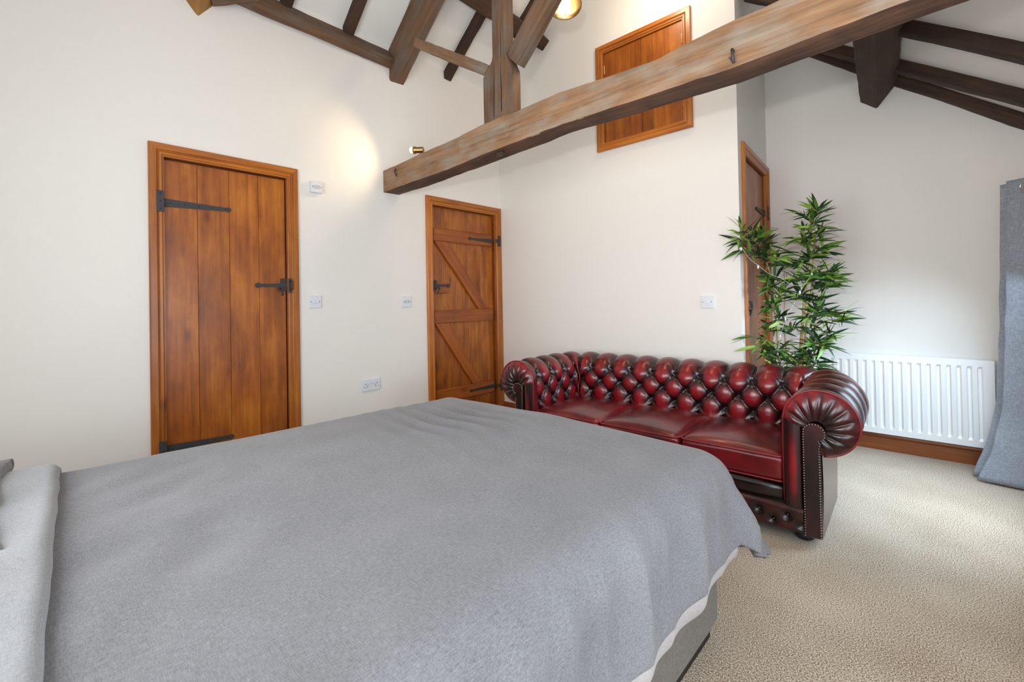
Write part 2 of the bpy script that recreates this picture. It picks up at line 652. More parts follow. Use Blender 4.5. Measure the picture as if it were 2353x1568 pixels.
def panel(name, m, us, vs, holes, top, mat, mat2=None):
    """wall in local x (along), z (up), y = into the wall; holes: (u0,u1,v0,v1,depth,closed)"""
    us = sorted(set(us + [h[0] for h in holes] + [h[1] for h in holes]))
    vs = sorted(set(vs + [h[2] for h in holes] + [h[3] for h in holes]))
    V, F, MI = [], [], []
    cur = [0]

    def quad(a, b, c, d):
        MI.append(cur[0])
        o = len(V)
        V.extend([a, b, c, d])
        F.append((o, o + 1, o + 2, o + 3))
    for i in range(len(us) - 1):
        u0, u1 = us[i], us[i + 1]
        rows = vs + [None]
        for j in range(len(rows) - 1):
            v0, v1 = rows[j], rows[j + 1]
            t0, t1 = (top(u0), top(u1)) if v1 is None else (v1, v1)
            um, vm = (u0 + u1) / 2, (v0 + (min(t0, t1) if v1 is None else v1)) / 2
            if any(h[0] < um < h[1] and h[2] < vm < h[3] for h in holes):
                continue
            quad((u0, 0, v0), (u1, 0, v0), (u1, 0, t1), (u0, 0, t0))
    cur[0] = 1 if mat2 else 0
    for u0, u1, v0, v1, d, closed in holes:
        quad((u0, 0, v0), (u0, 0, v1), (u0, d, v1), (u0, d, v0))
        quad((u1, 0, v1), (u1, 0, v0), (u1, d, v0), (u1, d, v1))
        quad((u0, 0, v1), (u1, 0, v1), (u1, d, v1), (u0, d, v1))
        quad((u1, 0, v0), (u0, 0, v0), (u0, d, v0), (u1, d, v0))
        if closed:
            quad((u0, d, v0), (u1, d, v0), (u1, d, v1), (u0, d, v1))
    o = mesh(name, V, F, [mat, mat2] if mat2 else mat, None, m)
    o.data.polygons.foreach_set('material_index', MI)
    bm = bmesh.new()
    bm.from_mesh(o.data)
    bmesh.ops.remove_doubles(bm, verts=list(bm.verts), dist=1e-5)
    bm.to_mesh(o.data)
    bm.free()
    tag(o, kind='structure')
    return o


# wall A (left), local u = world Y, into the wall = -X
mA = Matrix(((0, -1, 0, 0), (1, 0, 0, 0), (0, 0, 1, 0), (0, 0, 0, 1)))
D1 = dict(y0=-2.757, y1=-1.961, z=2.033, pl=[-2.690, -2.525, -2.360, -2.196, -2.033], pt=1.953)
D2 = dict(y0=-0.902, y1=-0.004, z=2.028, pl=[-0.822, -0.70, -0.545, -0.395, -0.235, -0.075], pt=1.952)
tag(panel('wall_left', mA, [YB, 0.0], [-0.05], [(-2.700, -2.022, 0.0, 1.968, 0.06, True), (-0.832, -0.066, 0.0, 1.964, 0.06, True)],
          lambda u: ceil_l(0) + 0.02, M_WALL, M_SKIRT), 'off white plastered left wall with two pine doors')
mB = ident()                              # wall B (back of the room, behind the sofa): u = X, into the wall = +Y
HX0, HX1, HZ0, HZ1 = 1.148, 1.928, 2.318, 3.175
tag(panel('wall_back', mB, [0.0, RIDGE, 2.214], [-0.05], [(HX0 + 0.055, HX1 - 0.055, HZ0 + 0.055, HZ1 - 0.055, 0.05, True)],
          lambda u: ceil_z(u) + 0.02, M_WALL, M_SKIRT), 'off white wall behind the leather sofa with a small loft hatch')
mC = frame(C0, CD, (0, 0, 1))             # return wall, local x along CD, local y = z cross x = -CN  (into the wall)
tag(panel('wall_return', mC, [0.0, CLEN], [-0.05], [(0.145, 0.905, 0.0, 2.095, 0.05, True)],
          lambda u: ceil_r((C0 + CD * u).x) + 0.02, M_WALL, M_SKIRT), 'short off white return wall with a narrow pine door')
mD = Matrix.Translation((0, YD, 0))
tag(panel('wall_recess', mD, [2.12, XR], [-0.05], [], lambda u: ceil_r(u) + 0.02, M_WALL), 'off white recess wall above the radiator')
mR = frame((XR, 0, 0), (0, -1, 0), (0, 0, 1))   # right wall: local x = -Y, y into the wall = +X
tag(panel('wall_right', mR, [-YD, -YB], [-0.05], [(-0.50, 0.40, 0.38, 1.58, 0.16, False), (1.80, 3.10, 0.35, 1.65, 0.16, False)],
          lambda u: ceil_r(XR) + 0.02, M_WALL), 'low right wall with two windows')
mK = frame((0, YB, 0), (-1, 0, 0), (0, 0, 1))   # wall behind the camera: local x = -X, y into = -Y
tag(panel('wall_front', mK, [-XR, -RIDGE, 0.0], [-0.05], [(-3.1, -1.3, 0.05, 2.0, 0.16, False)],
          lambda u: ceil_z(-u) + 0.02, M_WALL), 'wall behind the camera with an opening added for fill light')
mesh('floor', [(-0.1, YB - 0.2, 0), (XR + 0.2, YB - 0.2, 0), (XR + 0.2, YD + 0.1, 0), (-0.1, YD + 0.1, 0)], [(0, 1, 2, 3)], M_CARPET)
tag(bpy.data.objects['floor'], 'beige flecked twist pile carpet', kind='structure')


def slab(name, x0, x1, fz, label):
    v = [(x0, YB - 0.2, fz(x0)), (x1, YB - 0.2, fz(x1)), (x1, YD + 0.15, fz(x1)), (x0, YD + 0.15, fz(x0))]
    v += [(a, b, c + 0.08) for a, b, c in v]
    return tag(mesh(name, v, [(0, 3, 2, 1), (4, 5, 6, 7), (0, 1, 5, 4), (1, 2, 6, 5), (2, 3, 7, 6), (3, 0, 4, 7)], M_CEIL), label, kind='structure')


slab('ceiling', -0.15, RIDGE, ceil_l, 'white sloping ceiling rising from the left wall')
slab('ceiling', RIDGE, XR + 0.25, ceil_r, 'white sloping ceiling falling to the low right wall')

for i, (u0, u1, v0, v1) in enumerate([(-0.50, 0.40, 0.38, 1.58), (1.80, 3.10, 0.35, 1.65)]):
    w = empty('window_%d' % (i + 1), (XR, -(u0 + u1) / 2, v0))
    tag(w, ['white framed low window beside the grey curtain', 'white framed low window beside the bed'][i], kind='structure')
    for a, b, c, d in ((u0, u0 + 0.05, v0, v1), (u1 - 0.05, u1, v0, v1), (u0 + 0.05, u1 - 0.05, v0, v0 + 0.05), (u0 + 0.05, u1 - 0.05, v1 - 0.05, v1)):
        box('window_frame', a, b, 0.05, 0.10, c, d, M_WHITE, w, mR, bevel=0.004)
    box('window_pane', u0 + 0.05, u1 - 0.05, 0.073, 0.077, v0 + 0.05, v1 - 0.05, M_GLASS, w, mR)
w = empty('window_3', (2.2, YB, 0.05))  # unseen opening, added to let the rear fill light in
tag(w, 'added glazed opening for fill light behind the bed', kind='structure')
for a, b, c, d in ((-3.1, -3.04, 0.05, 2.0), (-1.36, -1.3, 0.05, 2.0), (-2.23, -2.17, 0.11, 1.94), (-3.04, -1.36, 0.05, 0.11), (-3.04, -1.36, 1.94, 2.0)):
    box('window_frame', a, b, 0.05, 0.10, c, d, M_WHITE, w, mK, bevel=0.004)
box('window_pane', -3.04, -2.23, 0.073, 0.077, 0.11, 1.94, M_GLASS, w, mK)
box('window_pane', -2.17, -1.36, 0.073, 0.077, 0.11, 1.94, M_GLASS, w, mK)

# ------------------------------------------------------------------ architraves, skirting
ARCH = [(0, 0), (0, 0.019), (0.004, 0.022), (0.034, 0.022), (0.037, 0.014), (0.041, 0.012), (0.046, 0.016), (0.058, 0.017),
        (0.062, 0.011), (0.066, 0.009), (0.070, 0.009), (0.070, -0.012)]


def architrave(parent, m, u0, u1, v0, v1, four=False, sc=1.0):
    """m: local x = along the wall, y = into the wall, z = up.  Mitred boards, grain along each board"""
    prof = [(k * sc, h) for k, h in ARCH]
    R3 = m.to_3x3()
    ex, ez, out = R3 @ Vector((1, 0, 0)), R3 @ Vector((0, 0, 1)), R3 @ Vector((0, -1, 0))
    pt = lambda u, v, h: m @ Vector((u, -h, v))

    def board(name, ends, along, origin):
        V = [pt(*e(k, h)) for e in ends for k, h in prof]
        n = len(prof)
        F = [(i, i + 1, n + i + 1, n + i) for i in range(n - 1)]
        F += [tuple(range(n)), tuple(range(n, 2 * n))]
        o = mesh(name, V, F, M_PINE, parent, frame(origin, along, out), world=True)
        bm = bmesh.new()
        bm.from_mesh(o.data)
        bmesh.ops.recalc_face_normals(bm, faces=list(bm.faces))
        bm.to_mesh(o.data)
        bm.free()
    bot = (lambda k: v0 + k) if four else (lambda k: v0)
    board('architrave', [lambda k, h: (u0 + k, bot(k), h), lambda k, h: (u0 + k, v1 - k, h)], ez, pt(u0, v0, 0))
    board('architrave', [lambda k, h: (u1 - k, bot(k), h), lambda k, h: (u1 - k, v1 - k, h)], ez, pt(u1, v0, 0))
    board('architrave', [lambda k, h: (u0 + k, v1 - k, h), lambda k, h: (u1 - k, v1 - k, h)], ex, pt(u0, v1, 0))
    if four:
        board('architrave', [lambda k, h: (u0 + k, v0 + k, h), lambda k, h: (u1 - k, v0 + k, h)], ex, pt(u0, v0, 0))


SKP = [(0, 0), (0.018, 0), (0.018, 0.088), (0.013, 0.093), (0.015, 0.100), (0.012, 0.112), (0.006, 0.121), (0.004, 0.125), (0, 0.125)]


def skirting(name, m, u0, u1, label):
    V = [m @ Vector((u, -d, z)) for u in (u0, u1) for d, z in SKP]
    n = len(SKP)
    F = [(i, (i + 1) % n, n + (i + 1) % n, n + i) for i in range(n)] + [tuple(range(n))[::-1], tuple(range(n, 2 * n))]
    R3 = m.to_3x3()
    o = mesh(name, V, F, M_SKIRT, None, frame(m @ Vector((u0, 0, 0)), R3 @ Vector((1, 0, 0)), (0, 0, 1)), world=True)
    return tag(o, label, kind='structure')


skirting('baseboard_back', mB, 0.02, 2.20, 'stained pine skirting board behind the sofa')
skirting('baseboard_recess', mD, 2.16, XR, 'stained pine skirting board below the radiator')
skirting('baseboard_left', mA, -1.955, -0.905, 'stained pine skirting board between the two doors')
skirting('baseboard_left_rear', mA, YB, -2.76, 'stained pine skirting board behind the bed')
skirting('baseboard_right', mR, -YD + 0.02, -YB, 'stained pine skirting board on the low right wall')


# ------------------------------------------------------------------ doors
def arc_pts(cx, cy, r, a0, a1, n):
    return [(cx + r * cos(radians(a0 + (a1 - a0) * i / n)), cy + r * sin(radians(a0 + (a1 - a0) * i / n))) for i in range(n + 1)]


def wall_frame(m, u, v, out=0.0):
    """local x along wall, local y up, local z out of the wall, origin at (u,v) and 'out' proud"""
    R3 = m.to_3x3()
    o = m @ Vector((u, -out, v))
    return frame(o, R3 @ Vector((1, 0, 0)), R3 @ Vector((0, -1, 0)))


def t_hinge(parent, m, u_plate, w_plate, v, h_plate, u_tip, out_p, out_s, w0=0.046, w1=0.022):
    """plate on the frame, tapering strap on the door, round end"""
    h = box('hinge', -w_plate / 2, w_plate / 2, -h_plate / 2, h_plate / 2, 0, 0.004, M_IRON, parent, wall_frame(m, u_plate, v, out_p), bevel=0.001, seg=1)
    s = 1 if u_tip > u_plate else -1
    L = abs(u_tip - u_plate)
    st = w_plate / 2 + 0.004
    poly = [(st, -w0 / 2), (st, w0 / 2), (L - 0.035, w1 / 2)] + arc_pts(L - 0.014, 0, 0.015, 140, -140, 12) + [(L - 0.035, -w1 / 2)]
    prism('hinge_strap', [(s * x, y) for x, y in poly], 0, 0.004, M_IRON, h, wall_frame(m, u_plate, v, out_s))
    # knuckle between plate and strap
    fr = wall_frame(m, u_plate, v, out_s)
    tube('hinge_knuckle', [fr @ Vector((s * st, -w0 * 0.55, 0.003)), fr @ Vector((s * st, w0 * 0.55, 0.003))], 0.006, M_IRON, h)
    pts = [fr @ Vector((s * (st + 0.03 + i * (L - st - 0.06) / 4), 0, 0.004)) for i in range(5)]
    pts += [wall_frame(m, u_plate, v, out_p) @ Vector((0, (i - 1) * h_plate * 0.36, 0.004)) for i in range(3)]
    vv, ff = balls_vf(pts, 0.0035)
    tag(mesh('hinge_screws', vv, ff, M_BLACK, h, smooth=True), kind='stuff')


def latch(parent, m, u_end, u_keep, v, out, out_k):
    """iron thumb latch: bar with a round end, backplate, thumb hook and keeper"""
    s = 1 if u_keep > u_end else -1
    L = abs(u_keep - u_end)
    fr = wall_frame(m, u_end, v, out)
    bar = prism('latch_bar', [(s * x, y) for x, y in [(0.016, -0.008), (0.016, 0.008), (L - 0.02, 0.013), (L + 0.012, 0.013), (L + 0.012, -0.013), (L - 0.02, -0.013)]],
                0.004, 0.012, M_IRON, parent, fr)
    prism('latch_rose', arc_pts(0.006, 0, 0.017, 0, 345, 14), 0.0, 0.010, M_IRON, bar, fr)
    prism('latch_plate', [(s * x, y) for x, y in [(L - 0.050, -0.034), (L - 0.050, 0.044), (L - 0.032, 0.048), (L - 0.014, 0.044), (L - 0.014, -0.034), (L - 0.032, -0.040)]],
          0, 0.005, M_IRON, bar, fr)
    hook = [(s * (L - 0.062), -0.018, 0.012), (s * (L - 0.064), -0.030, 0.022), (s * (L - 0.052), -0.042, 0.028), (s * (L - 0.044), -0.056, 0.026), (s * (L - 0.046), -0.068, 0.018)]
    v0, f0 = tube_vf([fr @ Vector(p) for p in hook], [0.006, 0.006, 0.0055, 0.005, 0.003], 8)
    mesh('latch_thumb_hook', v0, f0, M_IRON, bar, smooth=True)
    fk = wall_frame(m, u_keep, v, out_k)
    k = prism('latch_keeper', [(-0.010, -0.05), (-0.010, 0.046), (0.012, 0.046), (0.012, -0.05)], 0, 0.005, M_IRON, parent, fk)
    v0, f0 = tube_vf([fk @ Vector(p) for p in [(0, 0.03, 0.004), (0, 0.03, 0.02), (0, 0.0, 0.026), (0, -0.028, 0.018), (0, -0.03, 0.004)]], 0.005, 8)
    mesh('latch_loop', v0, f0, M_IRON, k, smooth=True)


def planks(parent, m, us, v0, v1, face, thick=0.022, mat=None, gap=0.0007):
    R3 = m.to_3x3()
    ez, out = R3 @ Vector((0, 0, 1)), R3 @ Vector((0, -1, 0))
    for i in range(len(us) - 1):
        a, b = us[i] + gap, us[i + 1] - gap
        # local x = up the plank (grain), z = out of the wall, y = z cross x
        fr = frame(m @ Vector(((a + b) / 2, face, v0)), ez, out)
        w = (b - a) / 2
        box('plank', 0, v1 - v0, -w, w, -thick, 0, mat or M_DOOR, parent, fr, bevel=0.0014, seg=1)


d1 = tag(empty('door_1', (0, -2.36, 0)), 'wide pine boarded door with iron strap hinges at left and a thumb latch', kind='structure')
architrave(d1, mA, D1['y0'], D1['y1'], 0, D1['z'])
planks(d1, mA, D1['pl'], 0.008, D1['pt'], 0.020)
t_hinge(d1, mA, -2.707, 0.036, 1.709, 0.118, -2.352, 0.0185, -0.018)
t_hinge(d1, mA, -2.707, 0.036, 0.318, 0.118, -2.352, 0.0185, -0.018)
latch(d1, mA, -2.210, -2.018, 1.247, -0.018, 0.014)

d2 = tag(empty('door_2', (0, -0.45, 0)), 'pine ledged and braced door in the corner under the oak beam', kind='structure')
architrave(d2, mA, D2['y0'], D2['y1'], 0, D2['z'])
planks(d2, mA, D2['pl'], 0.008, D2['pt'], 0.040, mat=M_DOOR)
for zb, zt in ((1.652, 1.765), (0.930, 1.045), (0.232, 0.347)):
    fr = frame(mA @ Vector((-0.805, 0.040, (zb + zt) / 2)), (0, 1, 0), (1, 0, 0))
    box('ledge', 0, 0.712, -(zt - zb) / 2, (zt - zb) / 2, 0, 0.022, M_LEDGE, d2, fr, bevel=0.004, seg=1)
for (ua, ub, vt), (uc, ud, vb) in ((((-0.795, -0.635, 1.652)), (-0.285, -0.165, 1.045)), (((-0.80, -0.645, 0.930)), (-0.375, -0.275, 0.347))):
    P = [Vector((-0.040, ua, vt)), Vector((-0.040, ub, vt)), Vector((-0.040, ud, vb)), Vector((-0.040, uc, vb))]
    ax = (P[3] - P[0]).normalized()
    fr = frame(P[0], ax, (1, 0, 0))
    inv = fr.inverted()
    prism('brace', [((inv @ p).x, (inv @ p).y) for p in P], 0, 0.021, M_LEDGE, d2, fr, bevel=0.003)
t_hinge(d2, mA, -0.040, 0.034, 1.705, 0.105, -0.405, 0.023, -0.014, 0.040, 0.014)
t_hinge(d2, mA, -0.040, 0.034, 0.290, 0.105, -0.420, 0.023, -0.014, 0.040, 0.014)
for vz in (1.705, 0.290):
    fr = wall_frame(mA, -0.062, vz, 0.017)
    box('hinge_neck', -0.022, 0.012, -0.016, 0.016, 0, 0.006, M_IRON, d2, fr, bevel=0.001, seg=1)
fr = frame(Vector((-0.040, -0.806, 1.240)), (0, 1, 0), (1, 0, 0))
box('latch_block', 0, 0.168, -0.046, 0.046, 0, 0.022, M_LEDGE, d2, fr, bevel=0.004, seg=1)
latch(d2, mA, -0.662, -0.832, 1.262, -0.017, 0.010)

d3 = tag(empty('door_3', (2.19, 0.45, 0)), 'narrow pine door in the return wall behind the bamboo plant', kind='structure')
architrave(d3, mC, 0.085, 0.965, 0, 2.165)
planks(d3, mC, [0.155, 0.335, 0.525, 0.715, 0.895], 0.008, 2.085, 0.016)
t_hinge(d3, mC, 0.915, 0.034, 1.79, 0.115, 0.60, 0.016, -0.012)
latch(d3, mC, 0.34, 0.150, 1.05, -0.012, 0.012)

# loft hatch with two board doors
hatch = tag(empty('loft_hatch', (1.54, 0, HZ0)), 'small square pine loft hatch with two doors high behind the beam', 'hatch')
architrave(hatch, mB, HX0, HX1, HZ0, HZ1, four=True, sc=0.92)
hz0, hz1 = HZ0 + 0.068, HZ1 - 0.068
for (a, b), cuts in (((HX0 + 0.068, 1.5365), (0.72,)), ((1.5395, HX1 - 0.068), (0.30,))):
    edges = [a] + [a + (b - a) * c for c in cuts] + [b]
    leaf = None
    for i in range(len(edges) - 1):
        frm = frame(mB @ Vector(((edges[i] + edges[i + 1]) / 2, 0.004, hz0)), (0, 0, 1), (0, -1, 0))
        wv = (edges[i + 1] - edges[i]) / 2
        o = box('hatch_door' if leaf is None else 'door_board', 0, hz1 - hz0, -wv, wv, -0.018, 0, M_DOOR, hatch if leaf is None else leaf, frm, bevel=0.0012 if i or True else 0, seg=1)
        leaf = leaf or o
    s = a if a < 1.4 else b
    for vz in (hz0 + 0.13, hz1 - 0.13):
        frh = wall_frame(mB, s, vz, -0.003)
        box('hatch_hinge', -0.006, 0.006, -0.035, 0.035, 0, 0.006, M_BRASS, leaf, frh, bevel=0.001, seg=1)


# ------------------------------------------------------------------ roof timbers
def timber(name, p0, p1, w, d, nrm, mat, label, cat='beam', n=None, rough=0.006, r=0.012, bow=0.0, tops=None, bots=None, group=None, seed=0.0):
    """sawn or hewn timber from p0 to p1 (centre line); local x along, local z = nrm; w across (y), d deep (z)"""
    p0, p1 = Vector(p0), Vector(p1)
    Lg = (p1 - p0).length
    m = frame(p0, p1 - p0, nrm)
    n = n or max(8, int(Lg / 0.05))
    # rounded rectangle section, 20 points
    sec = []
    for cx, cy, a0 in ((1, 1, 0), (-1, 1, 90), (-1, -1, 180), (1, -1, 270)):
        for k in range(3):
            a = radians(a0 + 45 * k)
            sec.append((cx, cy, cos(a), sin(a)))
        # mid-side point
    V, F = [], []

    def interp(tab, x):
        if x <= tab[0][0]: return tab[0][1]
        for (xa, ya), (xb, yb) in zip(tab, tab[1:]):
            if x <= xb:
                t = (x - xa) / (xb - xa)
                return ya + (yb - ya) * t
        return tab[-1][1]
    K = len(sec)
    for i in range(n + 1):
        x = Lg * i / n
        zt = interp(tops, x) if tops else d / 2
        zb = interp(bots, x) if bots else -d / 2
        sag = bow * sin(pi * i / n)
        for cx, cy, ca, sa in sec:
            y = cx * (w / 2 - r) + r * ca
            z = (zt - r if cy > 0 else zb + r) + r * sa
            nn = noise.noise_vector(Vector((x * 2.3 + seed * 7.1, cx * 1.7 + cy * 3.1 + seed, cy * 2.0))) * rough
            n2 = noise.noise_vector(Vector((x * 14.0 + seed * 3.0, cx * 3.7 + ca, cy * 5.0 + sa))) * rough * 0.45
            V.append((x, y + nn.y + n2.y, z + nn.z + n2.z + sag))
    for i in range(n):
        for k in range(K):
            F.append((i * K + k, (i + 1) * K + k, (i + 1) * K + (k + 1) % K, i * K + (k + 1) % K))
    F.append(tuple(range(K)))
    F.append(tuple(n * K + k for k in range(K))[::-1])
    o = mesh(name, V, F, mat, None, m)
    bm = bmesh.new()
    bm.from_mesh(o.data)
    bmesh.ops.recalc_face_normals(bm, faces=list(bm.faces))
    bm.to_mesh(o.data)
    bm.free()
    # keep arrises crisp but the rounded corners soft
    o.data.polygons.foreach_set('use_smooth', [True] * len(o.data.polygons))
    try:
        o.data.set_sharp_from_angle(angle=radians(30))
    except Exception:
        pass
    tag(o, label, cat, group, 'thing')
    return o


# tie beam: spans the room from the left wall, below the truss
tie = timber('tie_beam', (-0.02, -1.227, 2.08), (XR - 0.17, -1.227, 2.08), 0.147, 0.19, (0, 0, 1), M_OAK,
             'long weathered oak tie beam crossing the room above the bed', rough=0.007, r=0.007, n=110,
             tops=[(0, 0.078), (0.4, 0.090), (1.15, 0.120), (1.75, 0.128), (2.15, 0.108), (2.28, 0.100), (2.40, 0.112), (2.6, 0.126), (3.0, 0.15), (3.7, 0.16)],
             bots=[(0, -0.092), (0.6, -0.085), (1.2, -0.066), (1.75, -0.044), (2.25, -0.056), (2.6, -0.062), (2.9, -0.044), (3.1, -0.034), (3.7, -0.03)], seed=1.0)
# shade under the beam put into a darker wood colour on downward faces
M_SOFFIT_SHADE = wood('old_oak_soffit_shade', srgb(40, 25, 17), srgb(72, 47, 32), srgb(112, 78, 54), gx=1.8, gy=36, rough=0.85, bump=0.7, blotch=0.5, bdist=0.006)
tie.data.materials.append(M_SOFFIT_SHADE)
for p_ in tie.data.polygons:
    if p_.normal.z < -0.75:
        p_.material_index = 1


def nail(parent, p, q, r=0.0035):
    v, f = tube_vf([p, q], [r, r * 0.8], 8)
    mesh('nail', v, f, M_IRON, parent, smooth=True)


nail(tie, (2.58, -1.33, 2.055), (2.585, -1.298, 2.045))
tube('hook_nail', [(2.585, -1.296, 2.085), (2.586, -1.318, 2.088), (2.588, -1.322, 2.07), (2.590, -1.318, 2.035)], 0.006, M_IRON, tie)
tube('hook_nail', [(0.175, -1.300, 2.135), (0.182, -1.312, 2.115), (0.195, -1.306, 2.075)], 0.005, M_IRON, tie)
box('peg', 1.225, 1.275, -1.27, -1.225, 1.985, 2.015, M_OAKD, tie, bevel=0.004)

# king post with joggled foot
kp_out = [(1.130, 2.19), (1.372, 2.19), (1.372, 2.475), (1.322, 2.585), (1.322, 3.95), (1.214, 3.95), (1.214, 2.60), (1.205, 2.575), (1.130, 2.50)]
kp_m = frame((1.268, -1.28, 2.19), (0, 0, 1), (0, -1, 0))
inv = kp_m.inverted()
kpl = [inv @ Vector((x, -1.28, z)) for x, z in kp_out]
kp = prism('king_post', [(p.x, p.y) for p in kpl], -0.082, 0.0, M_OAKM, None, kp_m, bevel=0.005)
tag(kp, 'upright oak king post with splayed shoulders standing on the tie beam', 'post', kind='thing')
for xa, za, xb, zb, wd in ((1.287, 2.24, 1.284, 2.55, 0.0035), (1.222, 2.22, 1.232, 2.56, 0.003), (1.290, 2.56, 1.288, 2.80, 0.0016)):
    prism('shake', [(xa - wd, za), (xa + wd, za + 0.02), ((xa + xb) / 2 + wd * 1.3, (za + zb) / 2), (xb, zb), ((xa + xb) / 2 - wd * 0.6, (za + zb) / 2 + 0.03)], 0, 0.0035, M_BLACK, kp, frame((0, -1.2775, 0), (1, 0, 0), (0, -1, 0)))

timber('strut', (1.345, -1.215, 2.545), (1.98, -1.215, 3.155), 0.085, 0.115, (-0.69, 0, 0.72), M_OAKM,
       'oak strut rising to the right from the king post shoulder', 'strut', seed=2)
timber('strut', (1.155, -1.245, 2.545), (0.40, -1.245, 3.025), 0.05, 0.066, (0.54, 0, 0.84), M_OAK,
       'thin pale oak strut between the king post and the left rafter', 'strut', rough=0.005, r=0.008, seed=3)
sl = Vector((0.785, 0, 0.62))
nl = Vector((-0.62, 0, 0.785))
sr = Vector((0.785, 0, -0.62))
nr = Vector((0.62, 0, 0.785))


def on_l(x, y, off):    # a point below the left slope by off (perpendicular)
    return Vector((x, y, ceil_l(x))) - nl * off


def on_r(x, y, off):
    return Vector((x, y, ceil_r(x))) - nr * off


timber('principal_rafter', on_l(-0.20, -1.165, 0.112), on_l(1.20, -1.165, 0.112), 0.135, 0.20, nl, M_OAKM,
       'heavy oak rafter of the truss footed on the left wall', 'rafter', seed=4, rough=0.008)
timber('principal_rafter', on_r(1.24, -1.165, 0.112), on_r(XR + 0.05, -1.165, 0.112), 0.135, 0.20, nr, M_OAKM,
       'heavy oak rafter of the truss falling to the low right wall', 'rafter', seed=5, rough=0.008)
timber('principal_rafter', on_l(-0.26, -2.515, 0.177), on_l(1.20, -2.515, 0.177), 0.12, 0.12, nl + Vector((0, 1, 0)), M_OAKY,
       'honey coloured oak rafter foot at the top of the left wall above the bed', 'rafter', seed=6, rough=0.008)
timber('wall_purlin', Vector((0.024, -2.43, 3.060)), Vector((0.004, -1.20, 3.058)), 0.085, 0.145, nl, M_OAKM,
       'oak purlin lying along the top of the left wall', 'purlin', bow=0.0, seed=7, rough=0.006)
timber('purlin_brace', Vector((0.02, -2.47, 2.985)), Vector((0.10, -2.24, 3.085)), 0.10, 0.12, nl, M_OAKM,
       'short oak wedge between the honey coloured rafter foot and the purlin', 'brace', seed=8)
timber('roof_purlin', on_l(0.50, -1.10, 0.110), on_l(0.50, 0.03, 0.110), 0.105, 0.17, nl, M_OAKD,
       'dark oak purlin running behind the king post to the back wall', 'purlin', seed=9)
timber('roof_purlin', on_r(3.10, -1.10, 0.125), on_r(2.955, YD + 0.02, 0.125), 0.125, 0.20, nr, M_OAKD,
       'thick dark oak purlin hanging below the right slope and ending at the recess wall', 'purlin', seed=10, rough=0.008)
RL = [(-2.02, 'first dark rafter on the left slope beside the honey coloured rafter foot'),
      (-1.58, 'dark rafter on the left slope midway along the wall purlin'),
      (-0.64, 'dark rafter crossing behind the purlin beyond the truss'),
      (-0.22, 'dark rafter right of the king post above the oak strut')]
for i, (y, lb) in enumerate(RL):
    timber('common_rafter', on_l((-0.05, -0.05, -0.03, 0.42)[i], y, 0.03), on_l(1.16, y, 0.03), 0.072, 0.065, nl, M_OAKD, lb, 'rafter',
           seed=11 + i, rough=0.005, r=0.008, group='common rafters under the left slope')
RR = [(0.04, -0.05, 0.085, 'uppermost dark rafter on the right slope'),
      (0.665, 0.55, 0.095, 'middle dark rafter on the right slope'),
      (0.945, 0.925, 0.08, 'lowest dark rafter along the recess wall')]
for i, (ya, yb, w_, lb) in enumerate(RR):
    ex = lambda x: ya + (yb - ya) * (x - 3.0) / 0.5
    timber('common_rafter', on_r(2.26, ex(2.26), 0.028), on_r(XR + 0.05, ex(XR + 0.05), 0.028), w_, 0.07, nr, M_OAKD, lb, 'rafter',
           seed=20 + i, rough=0.007, r=0.008, group='common rafters under the right slope')

# ------------------------------------------------------------------ sofa
SOX, SOY, SOA = 1.8735, -0.451, radians(2.0)
sofa = tag(empty('chesterfield_sofa', (SOX, SOY, 0), SOA),
           'oxblood red leather three seat chesterfield sofa with buttoned back and scroll arms', 'sofa')
WS = W[sofa.name]
R, ZC, XA, YF_, YBK, RC = 0.118, 0.552, 0.879, -0.40, 0.292, 0.17
SA = (YBK - RC) - YF_
SQ = RC * pi / 2
SB = 2 * (XA - RC)
ST = 2 * SA + 2 * SQ + SB
TU, TA = 0.158, 0.035


def path(s):
    """centre line of the roll: position, outward normal"""
    if s < SA:
        return Vector((-XA, YF_ + s, 0)), Vector((-1, 0, 0))
    s -= SA
    if s < SQ:
        a = pi - s / RC
        return Vector((-XA + RC + RC * cos(a), YBK - RC + RC * sin(a), 0)), Vector((cos(a), sin(a), 0))
    s -= SQ
    if s < SB:
        return Vector((-XA + RC + s, YBK, 0)), Vector((0, 1, 0))
    s -= SB
    if s < SQ:
        a = pi / 2 - s / RC
        return Vector((XA - RC + RC * cos(a), YBK - RC + RC * sin(a), 0)), Vector((cos(a), sin(a), 0))
    s -= SQ
    return Vector((XA, YBK - RC - s, 0)), Vector((1, 0, 0))


T1 = 0.282
TT = T1 + R * radians(262)


def prof(t):
    if t < T1:
        return -R, 0.27 + t, -1.0, 0.0
    a = pi - (t - T1) / R
    return R * cos(a), ZC + R * sin(a), cos(a), sin(a)


